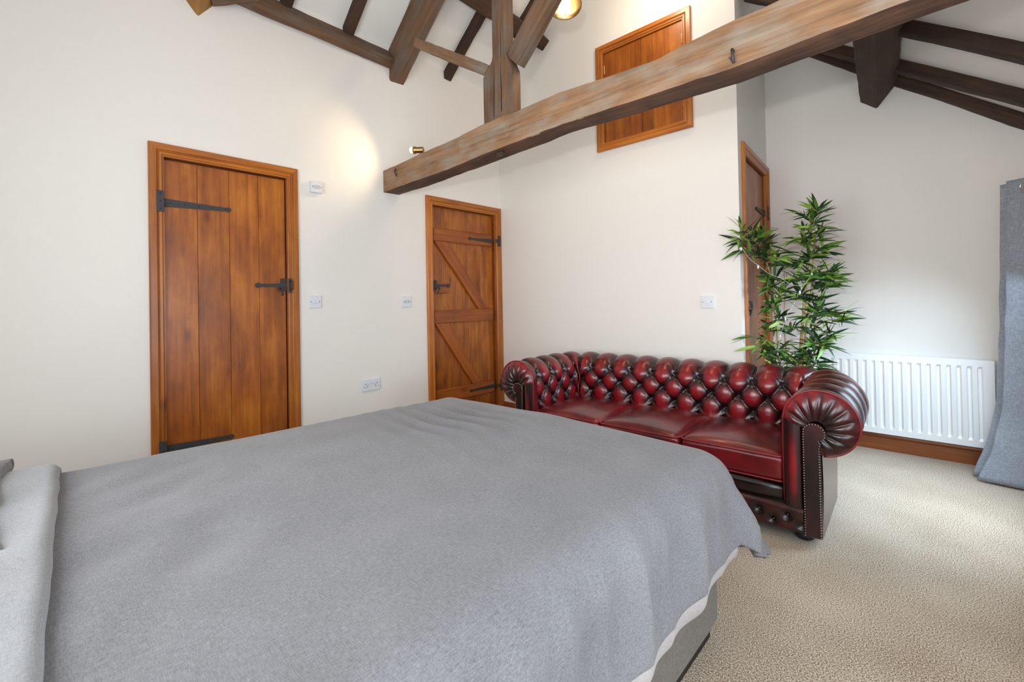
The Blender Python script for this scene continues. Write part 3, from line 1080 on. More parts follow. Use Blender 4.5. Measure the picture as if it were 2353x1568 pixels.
def tuft(s, t):
    u = (s - ST / 2) / TU
    v = (t - 0.16) / 0.17
    fade = min(1.0, max(0.0, min(s, ST - s) - 0.015) / 0.06)
    fold = abs(sin(pi * u)) ** 0.55
    if v <= 1:
        h = (abs(sin(pi * (u + v))) * abs(sin(pi * (u - v)))) ** 0.36
        if v < 0:
            k = min(1.0, -v / 0.35)
            h = h * (1 - k) + fold * k
    else:
        k = min(1.0, (v - 1) / 0.35)
        h = ((abs(sin(pi * (u + v))) * abs(sin(pi * (u - v)))) ** 0.36) * (1 - k) + fold * k
        if v > 2.0:
            k2 = min(1.0, (v - 2.0) / 1.1)
            h = h * (1 - k2 * 0.55) + 0.62 * k2 * 0.55
    # buttons
    best = 9
    for row in (0, 1, 2):
        vb = row * 0.5
        ub = round(u) if row != 1 else math.floor(u) + 0.5
        best = min(best, hypot((u - ub) * TU, (v - vb) * 0.17))
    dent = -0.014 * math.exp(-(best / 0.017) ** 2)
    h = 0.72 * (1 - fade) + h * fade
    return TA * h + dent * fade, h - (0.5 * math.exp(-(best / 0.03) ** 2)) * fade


def upholstery(name, s0, s1, label):
    ns, nt_ = int((s1 - s0) / 0.0075) + 1, 92
    V, A = [], []
    for i in range(ns):
        s = s0 + (s1 - s0) * i / (ns - 1)
        c, o = path(s)
        for j in range(nt_):
            t = TT * j / (nt_ - 1)
            po, pz, no, nz = prof(t)
            h, a = tuft(s, t)
            V.append(c + o * (po + no * h) + Vector((0, 0, pz + nz * h)))
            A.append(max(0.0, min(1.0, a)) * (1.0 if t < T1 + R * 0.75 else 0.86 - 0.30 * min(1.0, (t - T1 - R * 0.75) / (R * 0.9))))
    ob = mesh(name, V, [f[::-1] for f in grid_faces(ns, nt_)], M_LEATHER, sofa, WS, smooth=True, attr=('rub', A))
    pts = []
    for row in range(3):
        t = 0.16 + 0.085 * row
        k = math.ceil((s0 - ST / 2) / TU - 0.5) - 1
        while True:
            u = k if row != 1 else k + 0.5
            s = ST / 2 + u * TU
            k += 1
            if s > min(s1, ST - 0.07): break
            if s < max(s0, 0.07) + 1e-4: continue
            c, o = path(s)
            po, pz, no, nz = prof(t)
            h, _ = tuft(s, t)
            pts.append(c + o * (po + no * (h + 0.003)) + Vector((0, 0, pz + nz * (h + 0.003))))
    if pts:
        v, f = balls_vf(pts, 0.0085, 8, 5)
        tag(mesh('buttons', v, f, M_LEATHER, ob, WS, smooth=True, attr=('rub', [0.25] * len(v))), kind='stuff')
    return ob


SM1, SM2 = SA + SQ / 2, ST - SA - SQ / 2
upholstery('arm', 0, SM1, '')
upholstery('backrest', SM1, SM2, '')
upholstery('arm', SM2, ST, '')
# plain outer panel below the roll
for nm, s0, s1 in (('side_panel', 0, SA), ('back_panel', SA, ST - SA), ('side_panel', ST - SA, ST)):
    V, A = [], []
    ns = int((s1 - s0) / 0.04) + 2
    for i in range(ns):
        c, o = path(s0 + (s1 - s0) * i / (ns - 1))
        for j in range(6):
            V.append(c + o * (0.002 + 0.004 * sin(pi * j / 5)) + Vector((0, 0, 0.045 + 0.44 * j / 5)))
            A.append(0.45)
    mesh(nm, V, grid_faces(ns, 6), M_LEATHER, sofa, WS, smooth=True, attr=('rub', A))
# inner frame so that nothing is hollow
for sx in (-1, 1):
    x0, x1 = sorted((sx * (XA - 0.115), sx * (XA - 0.012)))
    box('arm_frame', x0, x1, YF_ + 0.012, YBK - 0.18, 0.045, 0.50, M_LEATHER, sofa, WS)
RO = R + TA * 0.72            # radius where the welt runs
for sx in (-1, 1):
    # scroll front: pleated fan around the facing
    V, A = [], []
    nr_, na_ = 12, 120
    for i in range(na_):
        th = radians(180 - 268 * i / (na_ - 1))
        pl = abs(sin((180 - math.degrees(th)) / 268 * pi * 11 + 0.5)) ** 0.6
        for j in range(nr_):
            q = j / (nr_ - 1)
            r = 0.034 + (RO - 0.034) * q
            bul = 0.030 * (sin(pi * (q * 0.86 + 0.14)) ** 0.6) if q < 1 else 0.0
            pw = sin(pi * min(1, q * 1.02)) if q < 0.98 else 0
            hh = bul + 0.010 * (pl - 0.7) * pw
            V.append((sx * (r * cos(th) + (-0.012) * (1 - q)) + sx * XA, YF_ - 0.004 - hh, ZC - 0.025 * (1 - q) + r * sin(th)))
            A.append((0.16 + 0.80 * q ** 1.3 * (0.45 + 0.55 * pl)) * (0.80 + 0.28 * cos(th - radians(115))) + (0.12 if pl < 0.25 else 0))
    fc = grid_faces(na_, nr_)
    fan = mesh('scroll_front', V, fc if sx > 0 else [f[::-1] for f in fc], M_LEATHER, sofa, WS, smooth=True, attr=('rub', A))
    # flat stem beside the facing
    V, A = [], []
    for i in range(16):
        for j in range(40):
            p, q = i / 15, j / 39
            x = -RO + (RO - 0.066) * p
            z = 0.155 + (ZC + 0.005 - 0.155) * q
            V.append((sx * (XA + x), YF_ - 0.004 - 0.024 * (sin(pi * (0.06 + 0.88 * p)) ** 0.55) * (0.75 + 0.25 * min(1, q * 6)) + (0.0 if 0 < i < 15 else 0.006), z))
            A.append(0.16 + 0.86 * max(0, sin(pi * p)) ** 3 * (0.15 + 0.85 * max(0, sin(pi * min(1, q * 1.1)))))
    fc = grid_faces(16, 40)
    mesh('front_stem', V, fc if sx < 0 else [f[::-1] for f in fc], M_LEATHER, fan, WS, smooth=True, attr=('rub', A))
    # facing plate with its nail trim
    out = [(-0.066, 0.045)] + [(-0.066, 0.30), (-0.066, 0.505)] + arc_pts(-0.022, 0.508, 0.045, 172, -48, 18)[1:] + [(0.000, 0.448), (0.002, 0.30), (0.002, 0.045)]
    fm = WS @ frame((sx * XA, YF_ - 0.006, 0), (sx, 0, 0), (0, -1, 0)) if sx > 0 else WS @ Matrix(((1, 0, 0, -XA), (0, 0, -1, YF_ - 0.006), (0, 1, 0, 0), (0, 0, 0, 1)))
    poly = [(x if sx > 0 else -x, z) for x, z in out]
    fp = prism('arm_facing', poly, -0.01, 0.022, M_LEATHER, sofa, fm, bevel=0.006)
    a_ = fp.data.attributes.new('rub', 'FLOAT', 'POINT')
    a_.data.foreach_set('value', [0.14 + 0.60 * max(0, noise.noise(Vector((v.co.y * 5, sx, 0)))) for v in fp.data.vertices])
    pts, acc = [], 0.0
    inner = [(-0.062, 0.050)] + [(-0.062, 0.505)] + arc_pts(-0.022, 0.508, 0.041, 172, -48, 18)[1:] + [(-0.004, 0.448), (-0.003, 0.050)]
    for (xa, za), (xb, zb) in zip(inner, inner[1:]):
        Lr = hypot(xb - xa, zb - za)
        while acc < Lr:
            t = acc / Lr
            x = xa + (xb - xa) * t
            pts.append((sx * (XA + x), YF_ - 0.029, za + (zb - za) * t))
            acc += 0.0115
        acc -= Lr
    v, f = balls_vf(pts, 0.0038, 6, 4)
    tag(mesh('nail_trim', v, f, M_STUD, fp, WS, smooth=True), 'pale metal stud trim', kind='stuff')
    # welt along the scroll and down the inner edge
    wl = [(sx * (XA - RO), YF_ - 0.004, z) for z in (0.18, 0.28, 0.40, 0.50)] + \
         [(sx * (XA + RO * cos(radians(180 - 266 * i / 40))), YF_ - 0.004, ZC + RO * sin(radians(180 - 266 * i / 40))) for i in range(41)]
    v, f = tube_vf(wl, 0.0055, 8)
    mesh('welt', v, f, M_LEATHER, sofa, WS, smooth=True, attr=('rub', [0.85] * len(v)))
    # bun feet
    for fy in (YF_ + 0.05, YBK - 0.06):
        lathe('foot', [(0.022, 0.0), (0.036, 0.008), (0.042, 0.022), (0.034, 0.040), (0.028, 0.052)], M_BLACK, sofa,
              WS @ Matrix.Translation((sx * (XA - 0.075), fy, 0)), seg=16)
# seat cushions
for i, (a, b, tw) in enumerate(((-0.738, -0.249, 0.004), (-0.246, 0.245, -0.006), (0.248, 0.738, 0.003))):
    mc = WS @ Matrix.Translation(((a + b) / 2, -0.12, 0)) @ Matrix.Rotation(tw, 4, 'Z')
    hx = (b - a) / 2
    cu = soft_box('seat_cushion', -hx, hx, -0.275, 0.29, 0.245, 0.372, 0.030, M_LEATHER, sofa, mc, crown=0.045, cuts=22, wob=0.003)
    at = cu.data.attributes.new('rub', 'FLOAT', 'POINT')
    at.data.foreach_set('value', [min(1.0, 0.66 + 0.5 * max(0, -(v.co.y + 0.10)) + 0.25 * noise.noise(v.co * 4 + Vector((i * 5, 0, 0)))) for v in cu.data.vertices])
    for zz in (0.366, 0.252):
        hw, r = hx - 0.002, 0.03
        pts = []
        for cx, cy, a0 in ((1, 1, 0), (-1, 1, 90), (-1, -1, 180), (1, -1, 270)):
            for k in range(5):
                ang = radians(a0 + 22.5 * k)
                pts.append((cx * (hw - r) + r * cos(ang), 0.0075 + cy * (0.2825 - r - 0.002) + r * sin(ang), zz))
        pts.append(pts[0])
        # follow the crown of the cushion a little
        v, f = tube_vf(pts, 0.0048, 7, cap=False)
        mesh('cushion_welt', v, f, M_LEATHER, cu, mc, smooth=True, attr=('rub', [0.9] * len(v)))
# front rail (dark padded) and lower buttoned panel
rail = soft_box('seat_rail', -0.742, 0.742, YF_ - 0.008, YF_ + 0.30, 0.158, 0.244, 0.03, M_LEATHER, sofa, WS, cuts=12)
at = rail.data.attributes.new('rub', 'FLOAT', 'POINT')
at.data.foreach_set('value', [0.20] * len(rail.data.vertices))
V, A, bp = [], [], []
nu_, nv_ = 220, 22
xw = XA - 0.068
for i in range(nu_):
    x = -xw + 2 * xw * i / (nu_ - 1)
    for j in range(nv_):
        q = j / (nv_ - 1)
        z = 0.042 + 0.122 * q
        best = 9
        for kk in range(-8, 9):
            for row in (0, 1):
                best = min(best, hypot(x - (kk + 0.5 * row) * 0.115, z - (0.082 + 0.034 * row)))
        edge = min(1.0, min(q, 1 - q) * 7) ** 0.5
        d = 0.024 * edge - 0.014 * math.exp(-(best / 0.018) ** 2)
        V.append((x, YF_ - 0.004 - d, z))
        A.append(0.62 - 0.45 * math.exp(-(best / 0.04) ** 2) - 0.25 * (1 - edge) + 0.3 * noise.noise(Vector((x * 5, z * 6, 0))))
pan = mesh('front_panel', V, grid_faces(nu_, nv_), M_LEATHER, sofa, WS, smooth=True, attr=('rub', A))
for kk in range(-8, 9):
    for row in (0, 1):
        x = (kk + 0.5 * row) * 0.115
        if abs(x) < xw - 0.02:
            bp.append((x, YF_ - 0.018, 0.082 + 0.034 * row))
v, f = balls_vf(bp, 0.0075, 8, 5)
tag(mesh('buttons', v, f, M_LEATHER, pan, WS, smooth=True, attr=('rub', [0.1] * len(v))), kind='stuff')
box('base_frame', -0.80, 0.80, YF_ + 0.004, YBK - 0.02, 0.05, 0.20, M_BLACK, sofa, WS)
box('back_frame', -0.74, 0.74, YBK - 0.10, YBK - 0.02, 0.20, 0.50, M_BLACK, sofa, WS)

# ------------------------------------------------------------------ bed
bed = tag(empty('divan_bed', (1.86, -2.65, 0)), 'king size divan bed with grey cloth base under the grey duvet', 'bed')
box('divan_base', 1.125, 2.605, -3.66, -1.652, 0.045, 0.355, M_BASE, bed, bevel=0.018, seg=3, smooth=True)
box('plinth', 1.155, 2.585, -3.63, -1.682, 0.0, 0.045, M_BLACK, bed)
soft_box('mattress', 1.13, 2.60, -3.66, -1.66, 0.357, 0.552, 0.05, M_MATT, bed, cuts=10)

RD, ZT = 0.115, 0.612
BXR, BXL, BYF = 2.668, 1.085, -1.588      # outer lines of the turned-down duvet: right, left, foot
LR, LL, LF = 0.330, 0.30, 0.46            # overhang lengths past the start of the bend


def left_x(y):
    return BXL + 0.07 * (y + 3.1) / 1.3


def hang(L, tilt):
    if L <= 0: return L, 0.0
    if L < RD * pi / 2:
        return RD * sin(L / RD), RD * (1 - cos(L / RD))
    e = L - RD * pi / 2
    return RD + e * sin(tilt), RD + e * cos(tilt)


def ridge(x, k):
    return (1 - abs(2 * ((x * k) % 1) - 1)) ** 1.6


def duvet_pt(a, b, lift=0.0):
    """a: cloth coordinate across (X), b: along the bed (Y)"""
    xl = left_x(b)
    cr, cl, cf = BXR - RD, xl + RD, BYF - RD
    ex = a - cr if a > cr else (a - cl if a < cl else 0.0)
    ey = b - cf if b > cf else 0.0
    base = Vector((min(max(a, cl), cr), min(b, cf), ZT))
    L = hypot(ex, ey)
    if ex > 0 and ey > 0:
        ph = atan2(ey, ex)
        rect = min(LR / max(1e-6, cos(ph)), LF / max(1e-6, sin(ph)))
        L *= (LR + (LF - LR) * ph / (pi / 2) + 0.055 * sin(2 * ph)) / rect
    # gentle lie of the cloth on top
    nz = noise.noise(Vector((a * 1.6, b * 1.6, 0.3))) * 0.012 + noise.noise(Vector((a * 4.5, b * 3.2, 2.3))) * 0.005
    nz += 0.018 * sin(pi * min(1, max(0, (a - xl) / (BXR - xl))))
    top = max(0.0, 1 - L / 0.12)
    # long wrinkles across the foot end near the far corner, soft creases towards the head
    wf = math.exp(-((b + 2.05) / 0.28) ** 2) * math.exp(-((a - 1.68) / 0.36) ** 2)
    nz += 0.020 * wf * (ridge(b + 0.10 * a + 0.03 * noise.noise(Vector((a * 3, b * 3, 9))), 11.0) - 0.4)
    wh = math.exp(-((b + 3.02) / 0.20) ** 2)
    nz += 0.012 * wh * (noise.noise(Vector((a * 7.0 + b * 5, b * 4.0 - a * 2, 5.0))))
    if L <= 0:
        return base + Vector((0, 0, nz + lift))
    corner = (2 * abs(ex * ey) / (ex * ex + ey * ey)) if ex > 0 else 0.0
    tilt = 0.16 + 0.36 * corner
    outr, down = hang(L, tilt)
    d = Vector((ex, ey, 0)).normalized()
    p = base + d * outr + Vector((0, 0, -down + nz * top))
    if ex > 0:
        g = max(0.0, min(1.0, (L - 0.05) / 0.24))
        # hanging folds, slanting from the edge of the bed
        q = b + 0.25 * L
        f = 0.048 * (ridge(q + 0.35 + 0.05 * noise.noise(Vector((b * 2, a * 3, 1))), 2.9) - 0.75) + 0.028 * (ridge(q + 0.04 * sin(b * 5) + 0.05, 6.7) - 0.5)
        f += 0.004 * noise.noise(Vector((b * 5, L * 4, 3)))
        hem = min(1.0, max(0.0, (LR - L) / 0.10)) if corner < 0.02 else 1.0
        p += d * (f * g * (0.30 + 0.70 * hem) + 0.006 * g)
        if corner > 0.02:
            ang = atan2(ey, ex)
            p += d * ((0.018 * sin(ang * 6.0 + 0.6) + 0.018) * corner * g)
    nrm = Vector((d.x * min(1, L / (RD * 1.5)), d.y * min(1, L / (RD * 1.5)), max(0.0, 1 - L / (RD * 1.5)))).normalized()
    return p + nrm * lift


def lin(a, b, n):
    return [a + (b - a) * i / (n - 1) for i in range(n)]


duvet = tag(empty('duvet', (1.86, -2.5, ZT)), 'crumpled mid grey duvet spread over the bed with its head end turned back', 'duvet')
AS = lin(BXL + RD - LL, BXL + 0.25, 22)[:-1] + lin(BXL + 0.25, 2.35, 64)[:-1] + lin(2.35, BXR - RD + LR, 60)
BS = lin(-3.52, -2.0, 130)[:-1] + lin(-2.0, BYF - RD + LF, 90)
V, A = [], []
cr_, cf_ = BXR - RD, BYF - RD
for a in AS:
    for b in BS:
        V.append(duvet_pt(a, b))
na, nb = len(AS), len(BS)
F = grid_faces(na, nb)
cov = mesh('duvet_cover', V, F, [M_DUVET, M_LINING], duvet, smooth=True)
so = cov.modifiers.new('thickness', 'SOLIDIFY')
so.thickness = 0.016
so.offset = -1
so.use_rim = True
so.material_offset = 0
# pale underside rolled out below the hem on the near side
V = []
bs = [b for b in BS if b < cf_ - 0.01]
nl_ = 7
for b in bs:
    for j in range(nl_):
        q = j / (nl_ - 1)
        p = duvet_pt(BXR - RD + LR, b)
        wv = 0.5 + 0.5 * noise.noise(Vector((b * 1.7, 0.7, 4)))
        dp = (0.040 + 0.060 * wv) * q
        p = p + Vector((-0.005 - 0.022 * q + 0.012 * sin(pi * q), 0, -dp + 0.006))
        V.append(p)
lng = mesh('duvet_hem', V, grid_faces(len(bs), nl_), M_HEM, duvet, smooth=True)
tag(lng, 'pale lining showing along the hem')
sl_ = lng.modifiers.new('thickness', 'SOLIDIFY')
sl_.thickness = 0.006
# turned back head end
V = []
fa = lin(BXL + RD - LL * 0.7, BXR - RD + 0.30, 110)
fb = lin(0, 1, 40)
for a in fa:
    lead = -3.150 - 0.050 * (a - 1.28) + 0.010 * noise.noise(Vector((a * 2.2, 0, 8))) + 0.0025 * noise.noise(Vector((a * 9, 0, 8)))
    for q in fb:
        b = lead - 0.44 * q
        lift = 0.014 + 0.018 * min(1.0, q / 0.05) ** 0.5 + 0.010 * noise.noise(Vector((a * 5, b * 5, 1))) * min(1, q * 4)
        V.append(duvet_pt(a, b, lift))
fl = mesh('turned_back_flap', V, grid_faces(len(fa), len(fb))[:], M_LINING, duvet, smooth=True)
tag(fl, 'paler reverse of the duvet folded back at the head')
sf = fl.modifiers.new('thickness', 'SOLIDIFY')
sf.thickness = 0.012
sf.offset = -1
for me_ in (cov.data, fl.data, lng.data):
    bm = bmesh.new()
    bm.from_mesh(me_)
    bmesh.ops.recalc_face_normals(bm, faces=list(bm.faces))
    up_ = sum(f.normal.z * f.calc_area() for f in bm.faces)
    side = sum(f.normal.x * f.calc_area() for f in bm.faces)
    if (up_ < 0 and me_ is not lng.data) or (me_ is lng.data and side < 0):
        bmesh.ops.reverse_faces(bm, faces=list(bm.faces))
    bm.to_mesh(me_)
    bm.free()
for i, (xa, xb, lb) in enumerate(((1.12, 1.82, 'grey pillow at the far side of the bed head'), (1.88, 2.58, 'grey pillow at the near side of the bed head'))):
    o = soft_box('pillow', xa, xb, (-3.74 if i == 0 else -3.83), (-3.265 if i == 0 else -3.43), (0.628 if i == 0 else 0.652), (0.680 if i == 0 else 0.755), (0.025 if i == 0 else 0.045), M_PILLOW, None, crown=0.03, cuts=14, wob=0.008, pinch=0.03)
    tag(o, lb, 'pillow', 'grey pillows on the bed')

# ------------------------------------------------------------------ radiator
rad = tag(empty('radiator', (3.0, YD, 0.12)), 'white ribbed panel radiator on the recess wall beside the curtain', 'radiator')
RX0, RX1, RZ0, RZ1, RY = 2.44, 3.410, 0.130, 0.688, 0.890
pitch = 0.0483
V, F = [], []
xs = []
x = RX0
cols = [(RX0, 0.012), (RX0 + 0.002, 0.0), (RX0 + 0.022, 0.0)]
k = RX0 + 0.022
while k + pitch < RX1 - 0.012:
    cols += [(k + 0.006, 0.013), (k + 0.018, 0.013), (k + 0.026, 0.0), (k + pitch, 0.0)]
    k += pitch
cols += [(RX1 - 0.002, 0.0), (RX1, 0.012)]
zr = [(RZ0, 0.0, 0.010), (RZ0 + 0.004, 0.0, 0.0), (RZ0 + 0.042, 0.0, 0.0), (RZ0 + 0.058, 1.0, 0.0), (RZ1 - 0.058, 1.0, 0.0), (RZ1 - 0.042, 0.0, 0.0), (RZ1 - 0.006, 0.0, 0.0), (RZ1, 0.0, 0.012)]
for x, dep in cols:
    edge = x in (RX0, RX1)
    for z, f, e in zr:
        V.append((x, RY + max(dep if edge else dep * f, e), z))
mesh('radiator_panel', V, grid_faces(len(cols), len(zr)), M_RAD, rad)
box('radiator_back', RX0 + 0.004, RX1 - 0.004, RY + 0.014, RY + 0.066, RZ0 + 0.006, RZ1 - 0.012, M_RAD, rad, bevel=0.004)
for bx in (RX0 + 0.14, RX1 - 0.14):
    box('radiator_bracket', bx, bx + 0.03, RY + 0.060, YD, RZ0 + 0.10, RZ0 + 0.40, M_WHITE2, rad)
tube('radiator_pipe', [(RX1 - 0.02, RY + 0.04, 0.0), (RX1 - 0.02, RY + 0.04, 0.15)], 0.0075, M_WHITE, rad)

# ------------------------------------------------------------------ curtain and pole
rodz = 1.705
rod = tag(tube('curtain_pole', [(3.53, 0.90, rodz), (3.53, -0.95, rodz)], 0.011, M_STEEL), 'slim metal curtain pole over the low window', 'curtain pole')
lathe('pole_finial', [(0.011, 0), (0.018, 0.004), (0.020, 0.02), (0.010, 0.034)], M_STEEL, rod, frame((3.53, 0.90, rodz), (1, 0, 0), (0, 1, 0)), seg=14)
for by in (0.85, -0.85):
    tube('pole_bracket', [(XR, by, rodz), (3.53, by, rodz)], 0.007, M_STEEL, rod)
curt = tag(empty('curtain', (3.5, 0.55, 0.01)), 'grey floor length eyelet curtain bunched beside the radiator', 'curtain')
PX = [(3.602, 0.835), (3.580, 0.805), (3.462, 0.780), (3.461, 0.762), (3.585, 0.722), (3.476, 0.668), (3.480, 0.645), (3.608, 0.560), (3.604, 0.500), (3.562, 0.430), (3.608, 0.340), (3.566, 0.260), (3.604, 0.18)]
TIPS = {2, 3, 5, 6}


def catmull(pts, per):
    out = []
    n = len(pts)
    for i in range(n - 1):
        p0, p1, p2, p3 = pts[max(0, i - 1)], pts[i], pts[i + 1], pts[min(n - 1, i + 2)]
        for k in range(per):
            t = k / per
            out.append(tuple(0.5 * (2 * p1[c] + (p2[c] - p0[c]) * t + (2 * p0[c] - 5 * p1[c] + 4 * p2[c] - p3[c]) * t * t + (3 * p1[c] - p0[c] - 3 * p2[c] + p3[c]) * t ** 3) for c in (0, 1)))
    out.append(pts[-1])
    return out


V = []
nz_ = 60
zt_ = 1.755
for i in range(nz_):
    z = 0.012 + (zt_ - 0.012) * i / (nz_ - 1)
    q = 1 - z / zt_
    flare = -0.025 * q - 0.030 * q ** 2 - 0.085 * max(0, (q - 0.72) / 0.28) ** 1.6
    pts = []
    for j, (x, y) in enumerate(PX):
        if j in TIPS:
            pts.append((x + flare + 0.010 * noise.noise(Vector((z * 3, j * 2.0, 0))) * q, y + 0.015 * noise.noise(Vector((z * 2.5, j * 3.0, 5))) * q - 0.07 * max(0, (q - 0.75) / 0.25) ** 1.5 * (1 if j < 4 else 0.6)))
        else:
            pts.append((x + 0.006 * noise.noise(Vector((z * 3, j, 9))), y))
    for (x, y) in catmull(pts, 8):
        V.append((x + 0.006 * noise.noise(Vector((x * 9, y * 9, z * 7))) * min(1, q * 2), y, z))
ncol = len(catmull(PX, 8))
cl = mesh('curtain_cloth', V, grid_faces(nz_, ncol), M_CURT, curt, smooth=True)
sc_ = cl.modifiers.new('thickness', 'SOLIDIFY')
sc_.thickness = 0.003
for x, y, ang in ((3.533, 0.608, 2.57), (3.532, 0.695, 0.5)):
    m_ = Matrix.Translation((x, y, rodz)) @ Matrix.Rotation(ang if ang < 1.5 else ang, 4, 'Z') @ Matrix.Rotation(pi / 2, 4, 'X')
    ring = [(0.028 * cos(2 * pi * k / 24), 0.028 * sin(2 * pi * k / 24), 0) for k in range(25)]
    v, f = tube_vf(ring, 0.0055, 8, cap=False)
    mesh('eyelet', v, f, M_STEEL, curt, m_, smooth=True)

# ------------------------------------------------------------------ wall plates
def plate(name, u, v, w, h, m, label, cat, kind_, depth=0.013, group=None):
    fr = wall_frame(m, u, v, 0.0)
    o = box(name, -w / 2, w / 2, -h / 2, h / 2, 0, depth, M_WHITE, None, fr, bevel=0.003)
    tag(o, label, cat, group)
    if kind_ == 'rocker2':
        for s in (-1, 1):
            box('rocker', s * 0.0125 - 0.0115, s * 0.0125 + 0.0115, -0.012, 0.012, depth, depth + 0.004, M_WHITE, o, fr, bevel=0.0015, seg=1)
    elif kind_ == 'rocker1':
        box('rocker', -0.010, 0.010, -0.013, 0.013, depth, depth + 0.004, M_WHITE, o, fr, bevel=0.0015, seg=1)
    elif kind_ == 'dimmer':
        for s in (-1, 1):
            box('rocker', s * 0.013 - 0.0105, s * 0.013 + 0.0105, -0.013, 0.013, depth, depth + 0.0025, M_WHITE2, o, fr, bevel=0.001, seg=1)
    elif kind_ == 'isolator':
        box('rocker', -0.022, 0.022, -0.011, 0.011, depth, depth + 0.003, M_WHITE2, o, fr, bevel=0.001, seg=1)
    elif kind_ == 'socket':
        for s in (-1, 1):
            box('rocker', s * 0.016 - 0.010, s * 0.016 + 0.010, 0.010, 0.028, depth, depth + 0.004, M_WHITE, o, fr, bevel=0.0015, seg=1)
            for px, py, pw, ph in ((0, 0.010, 0.0045, 0.008), (-0.011, -0.012, 0.007, 0.0045), (0.011, -0.012, 0.007, 0.0045)):
                box('pin_hole', s * 0.046 + px - pw / 2, s * 0.046 + px + pw / 2, py - ph / 2, py + ph / 2, depth - 0.001, depth + 0.0004, M_HOLE, o, fr)
    if kind_ != 'socket':
        for s in (-1, 1):
            lathe('screw', [(0.0032, 0), (0.0032, 0.0008), (0.002, 0.0012)], M_IRON, o, fr @ Matrix.Translation((s * 0.030, 0, depth)), seg=8)
    else:
        for s in (-1, 1):
            lathe('screw', [(0.0032, 0), (0.0032, 0.0008), (0.002, 0.0012)], M_IRON, o, fr @ Matrix.Translation((s * 0.030 * 1.0, -0.0, depth)), seg=8)
    return o


plate('isolator_switch', -1.838, 1.932, 0.082, 0.076, mA, 'white surface mounted isolator box high beside the wide door', 'switch', 'isolator', depth=0.032)
plate('light_switch', -1.851, 1.135, 0.086, 0.086, mA, 'white two gang light switch beside the latch of the wide door', 'switch', 'rocker2')
plate('light_switch', -1.108, 1.126, 0.086, 0.088, mA, 'white light switch left of the braced door', 'switch', 'dimmer')
plate('light_switch', 1.997, 1.084, 0.086, 0.086, mB, 'white single light switch on the wall above the sofa', 'switch', 'rocker1')
plate('power_socket', -1.434, 0.499, 0.148, 0.088, mA, 'white double power socket low on the left wall', 'socket', 'socket')

# ------------------------------------------------------------------ spot lamps on the truss
sp1 = tag(empty('spot_lamp', (0.385, -1.245, 2.165)), 'small brass spot lamp lit on the left end of the tie beam', 'lamp', 'brass spot lamps')
lathe('lamp_base', [(0.032, 0), (0.034, 0.006), (0.028, 0.016), (0.012, 0.020)], M_BRASS, sp1, Matrix.Translation((0.37, -1.245, 2.158)), seg=20)
tube('lamp_stem', [(0.375, -1.245, 2.175), (0.41, -1.243, 2.20), (0.418, -1.242, 2.225)], 0.004, M_BRASS, sp1)
ax = Vector((-0.80, -0.58, 0.04)).normalized()
hm = frame(Vector((0.435, -1.232, 2.232)), ax.orthogonal(), ax)
lathe('lamp_head', [(0.010, -0.008), (0.020, -0.004), (0.022, 0.0), (0.022, 0.052), (0.026, 0.056), (0.026, 0.074), (0.021, 0.074), (0.018, 0.05)], M_BRASS, sp1, hm, seg=20)
lathe('bulb', [(0.004, 0.058), (0.018, 0.066), (0.022, 0.078), (0.020, 0.092), (0.010, 0.100)], M_BULB, sp1, hm, seg=16)
L1 = light('spot_lamp_beam', 'SPOT', hm @ Vector((0, 0, 0.115)), (0.0, -1.74, 2.20), 9, (1.0, 0.74, 0.42), spot_size=radians(105), spot_blend=0.9, shadow_soft_size=0.02)

sp2 = tag(empty('spot_lamp', (1.70, -1.15, 2.80)), 'larger brass dish spot lamp lit on the right hand strut', 'lamp', 'brass spot lamps')
ax = Vector((0.12, -0.30, -0.95)).normalized()
hm = frame(Vector((1.597, -1.050, 2.868)), ax.orthogonal(), ax)
lathe('lamp_dish', [(0.018, -0.042), (0.058, -0.030), (0.088, -0.004), (0.100, 0.028), (0.096, 0.028), (0.083, 0.0), (0.054, -0.022), (0.012, -0.032)], M_BRASS, sp2, hm, seg=32)
lathe('bulb', [(0.012, -0.028), (0.030, -0.005), (0.038, 0.020), (0.034, 0.042), (0.012, 0.052)], M_BULB, sp2, hm, seg=20)
tube('lamp_stem', [hm @ Vector((0, 0, -0.04)), hm @ Vector((0, 0, -0.07)), Vector((1.668, -1.172, 2.90))], 0.008, M_BRASS, sp2)
light('spot_lamp_glow', 'SPOT', hm @ Vector((0, 0, 0.062)), hm @ Vector((-0.2, 0.3, 1.0)), 13, (1.0, 0.76, 0.46), spot_size=radians(150), spot_blend=0.5, shadow_soft_size=0.03)
# third spot of the set, on the far side of the ridge above the frame
sp3 = tag(empty('spot_lamp', (1.75, -0.40, 3.46)), 'small brass spot lamp high under the right slope above the frame', 'lamp', 'brass spot lamps')
hm3 = frame(Vector((1.75, -0.40, 3.46)), (1, 0, 0), (-0.5, -0.2, -0.8))
lathe('lamp_head', [(0.010, -0.008), (0.022, 0.0), (0.024, 0.06), (0.020, 0.06), (0.016, 0.02)], M_BRASS, sp3, hm3, seg=20)
lathe('bulb', [(0.006, 0.03), (0.017, 0.045), (0.017, 0.058), (0.008, 0.064)], M_BULB, sp3, hm3, seg=16)
tube('lamp_stem', [(1.75, -0.40, 3.46), (1.76, -0.40, 3.60)], 0.005, M_BRASS, sp3)
light('spot_lamp_high', 'POINT', hm3 @ Vector((0, 0, 0.085)), (0, 0, 0), 13, (1.0, 0.82, 0.60), shadow_soft_size=0.04)

